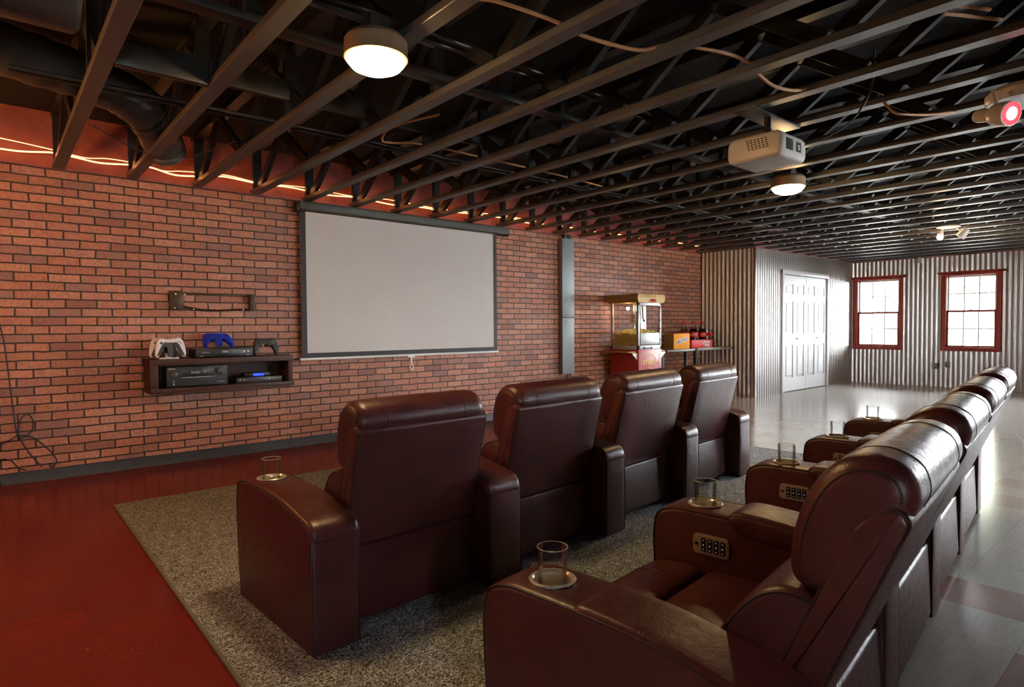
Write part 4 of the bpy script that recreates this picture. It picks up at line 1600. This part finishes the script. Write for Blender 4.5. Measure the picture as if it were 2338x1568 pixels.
# ------------------------------------------------------------------ small things on the window wall
for y_, z_, lab in ((3.492, .388, 'small metal outlet plate low between the two windows'), (3.294, .421, 'metal outlet plate low under the right window')):
    m = MB().use('galv_post')
    m.box(FX - .022, FX - .008, y_ - .035, y_ + .035, z_ - .055, z_ + .055, .004)
    m.use('black')
    for dz in (-.02, .02):
        m.box(FX - .0235, FX - .021, y_ - .010, y_ + .010, z_ + dz - .008, z_ + dz + .008)
    tag(m.build('wall_outlet'), lab, 'outlet', 'outlets on the window wall')
t = thing('motion_sensor', 'small white round sensor high on the window wall', 'sensor', (FX - .03, 3.76, 2.355))
m = MB().use('vinyl')
m.lathe([(0, .05), (.035, .05), (.04, .0), (.03, -.03), (0, -.04)], (0, 0, 0), 20)
m.box(-.01, .02, -.02, .02, .03, .085, .003)
m.build('sensor_body', t)

# ------------------------------------------------------------------ outside the windows
m = MB().use('grass')
m.box(FX + .12, 45, -25, 30, -.35, -.25)
struct(m.build('ground', angle=0))
t = thing('neighbouring_house', 'pale house seen washed out through the left window', 'house', (23.5, 7.2, -.25))
m = MB().use('siding')
m.box(0, 6, -3.4, 5, 0, 5.2)
for k in range(20):
    m.box(-.02, 0, -3.4, 5, k * .26, k * .26 + .02)
m.build('wall', t, angle=0)
m = MB().use('roof')
m.prism([(-.6, 5.1), (3, 7.4), (6.6, 5.1)], lambda a, z, d: (a, d, z), -3.8, 5.4)
m.build('roof', t, angle=0)
for yy, z in ((-1.9, 2.4), (-.4, 2.4), (1.8, 2.4), (-.4, 1.0)):
    m = MB().use('case')
    m.box(-.03, .02, yy, yy + .75, z, z + 1.05)
    m.build('house_window', t, angle=0)
t = thing('yard_tree', 'pale leafy tree seen through the right window', 'tree', (21.5, 4.1, -.25))
m = MB().use('bark')
m.tube([(0, 0, 0), (.05, 0, 1.2), (0, .1, 2.4), (.1, .1, 3.6)], [.16, .13, .1, .05], 10)
m.build('trunk', t)
m = MB().use('leaf')
for i in range(1500):
    a, u = rnd.random() * 2 * PI, rnd.uniform(-1, 1)
    rr = 1.5 * rnd.random() ** .4
    c = Vector((rr * math.sqrt(1 - u * u) * math.cos(a), rr * math.sqrt(1 - u * u) * math.sin(a) * 1.1, 3.0 + rr * u * .95))
    q = Euler((rnd.random() * 6, rnd.random() * 6, rnd.random() * 6)).to_matrix()
    s_ = rnd.uniform(.06, .12)
    vs = [m.bm.verts.new(c + q @ Vector(p) * s_) for p in ((-1, 0, 0), (0, -.5, .1), (1, 0, 0), (0, .5, .1))]
    m.face(vs)
m.build('crown', t, angle=0)

# ------------------------------------------------------------------ light
def lamp(name, typ, loc, energy, col, size=.1, rot=None, **kw):
    l = bpy.data.lights.new(name, typ)
    l.energy = energy
    l.color = col
    if typ == 'POINT':
        l.shadow_soft_size = size
    o = bpy.data.objects.new(name, l)
    COL.link(o)
    o.location = loc
    if rot:
        o.rotation_euler = rot
    for k, v in kw.items():
        setattr(l, k, v)
    return o


WARM = (1., .42, .11)
# unseen warm point light, added near the brick to brighten it orange
for x, y, e in ((-.9, 4.0, 72),):
    lamp('brick_fill_light', 'POINT', (x, y, 2.28), e, WARM, .12)
# daylight: portals in the window openings
for y0, y1 in WIN:
    l = lamp('window_portal', 'AREA', (FX + .12, (y0 + y1) / 2, (WZ0 + WZ1) / 2), 1, (1, 1, 1), rot=(0, PI / 2, 0), shape='RECTANGLE', size=WZ1 - WZ0 - .1, size_y=y1 - y0 - .1)
    l.data.cycles.is_portal = True
for x0, x1 in FILL_WIN:
    l = lamp('window_portal', 'AREA', ((x0 + x1) / 2, RY0 - .12, (WZ0 + WZ1) / 2), 1, (1, 1, 1), rot=(-PI / 2, 0, 0), shape='RECTANGLE', size=x1 - x0 - .1, size_y=WZ1 - WZ0 - .1)
    l.data.cycles.is_portal = True

W = bpy.data.worlds.new('World')
sc.world = W
W.use_nodes = True
nt = W.node_tree
nt.nodes.clear()
ow = nt.nodes.new('ShaderNodeOutputWorld')
bg = nt.nodes.new('ShaderNodeBackground')
bg.inputs[0].default_value = (.93, .97, 1., 1)
bg.inputs[1].default_value = 82.
nt.links.new(bg.outputs[0], ow.inputs[0])

# ------------------------------------------------------------------ camera
f_px, yaw, pitch, roll, hcam = 1392.215, .8631, -.0275, -.0065, 1.1688
fw = Vector((math.cos(yaw) * math.cos(pitch), math.sin(yaw) * math.cos(pitch), math.sin(pitch)))
r0 = Vector((math.sin(yaw), -math.cos(yaw), 0))
u0 = r0.cross(fw)
rv = r0 * math.cos(roll) + u0 * math.sin(roll)
uv = -r0 * math.sin(roll) + u0 * math.cos(roll)
cd = bpy.data.cameras.new('Camera')
cd.sensor_fit = 'HORIZONTAL'
cd.sensor_width = 36
cd.lens = f_px * 36 / 2338
cd.clip_start = .05
cd.clip_end = 200
co = bpy.data.objects.new('Camera', cd)
COL.link(co)
mw = Matrix((rv, uv, -fw)).transposed().to_4x4()
mw.translation = (0, 0, hcam)
co.matrix_world = mw
sc.camera = co

vs = sc.view_settings
vs.view_transform = 'Standard'
vs.look = 'None'
vs.gamma = 1
vs.use_curve_mapping = False
vs.exposure = .3
cy = sc.cycles
cy.use_denoising = True
cy.max_bounces = 10
cy.diffuse_bounces = 5
cy.glossy_bounces = 4
cy.transmission_bounces = 8
cy.sample_clamp_indirect = 6.
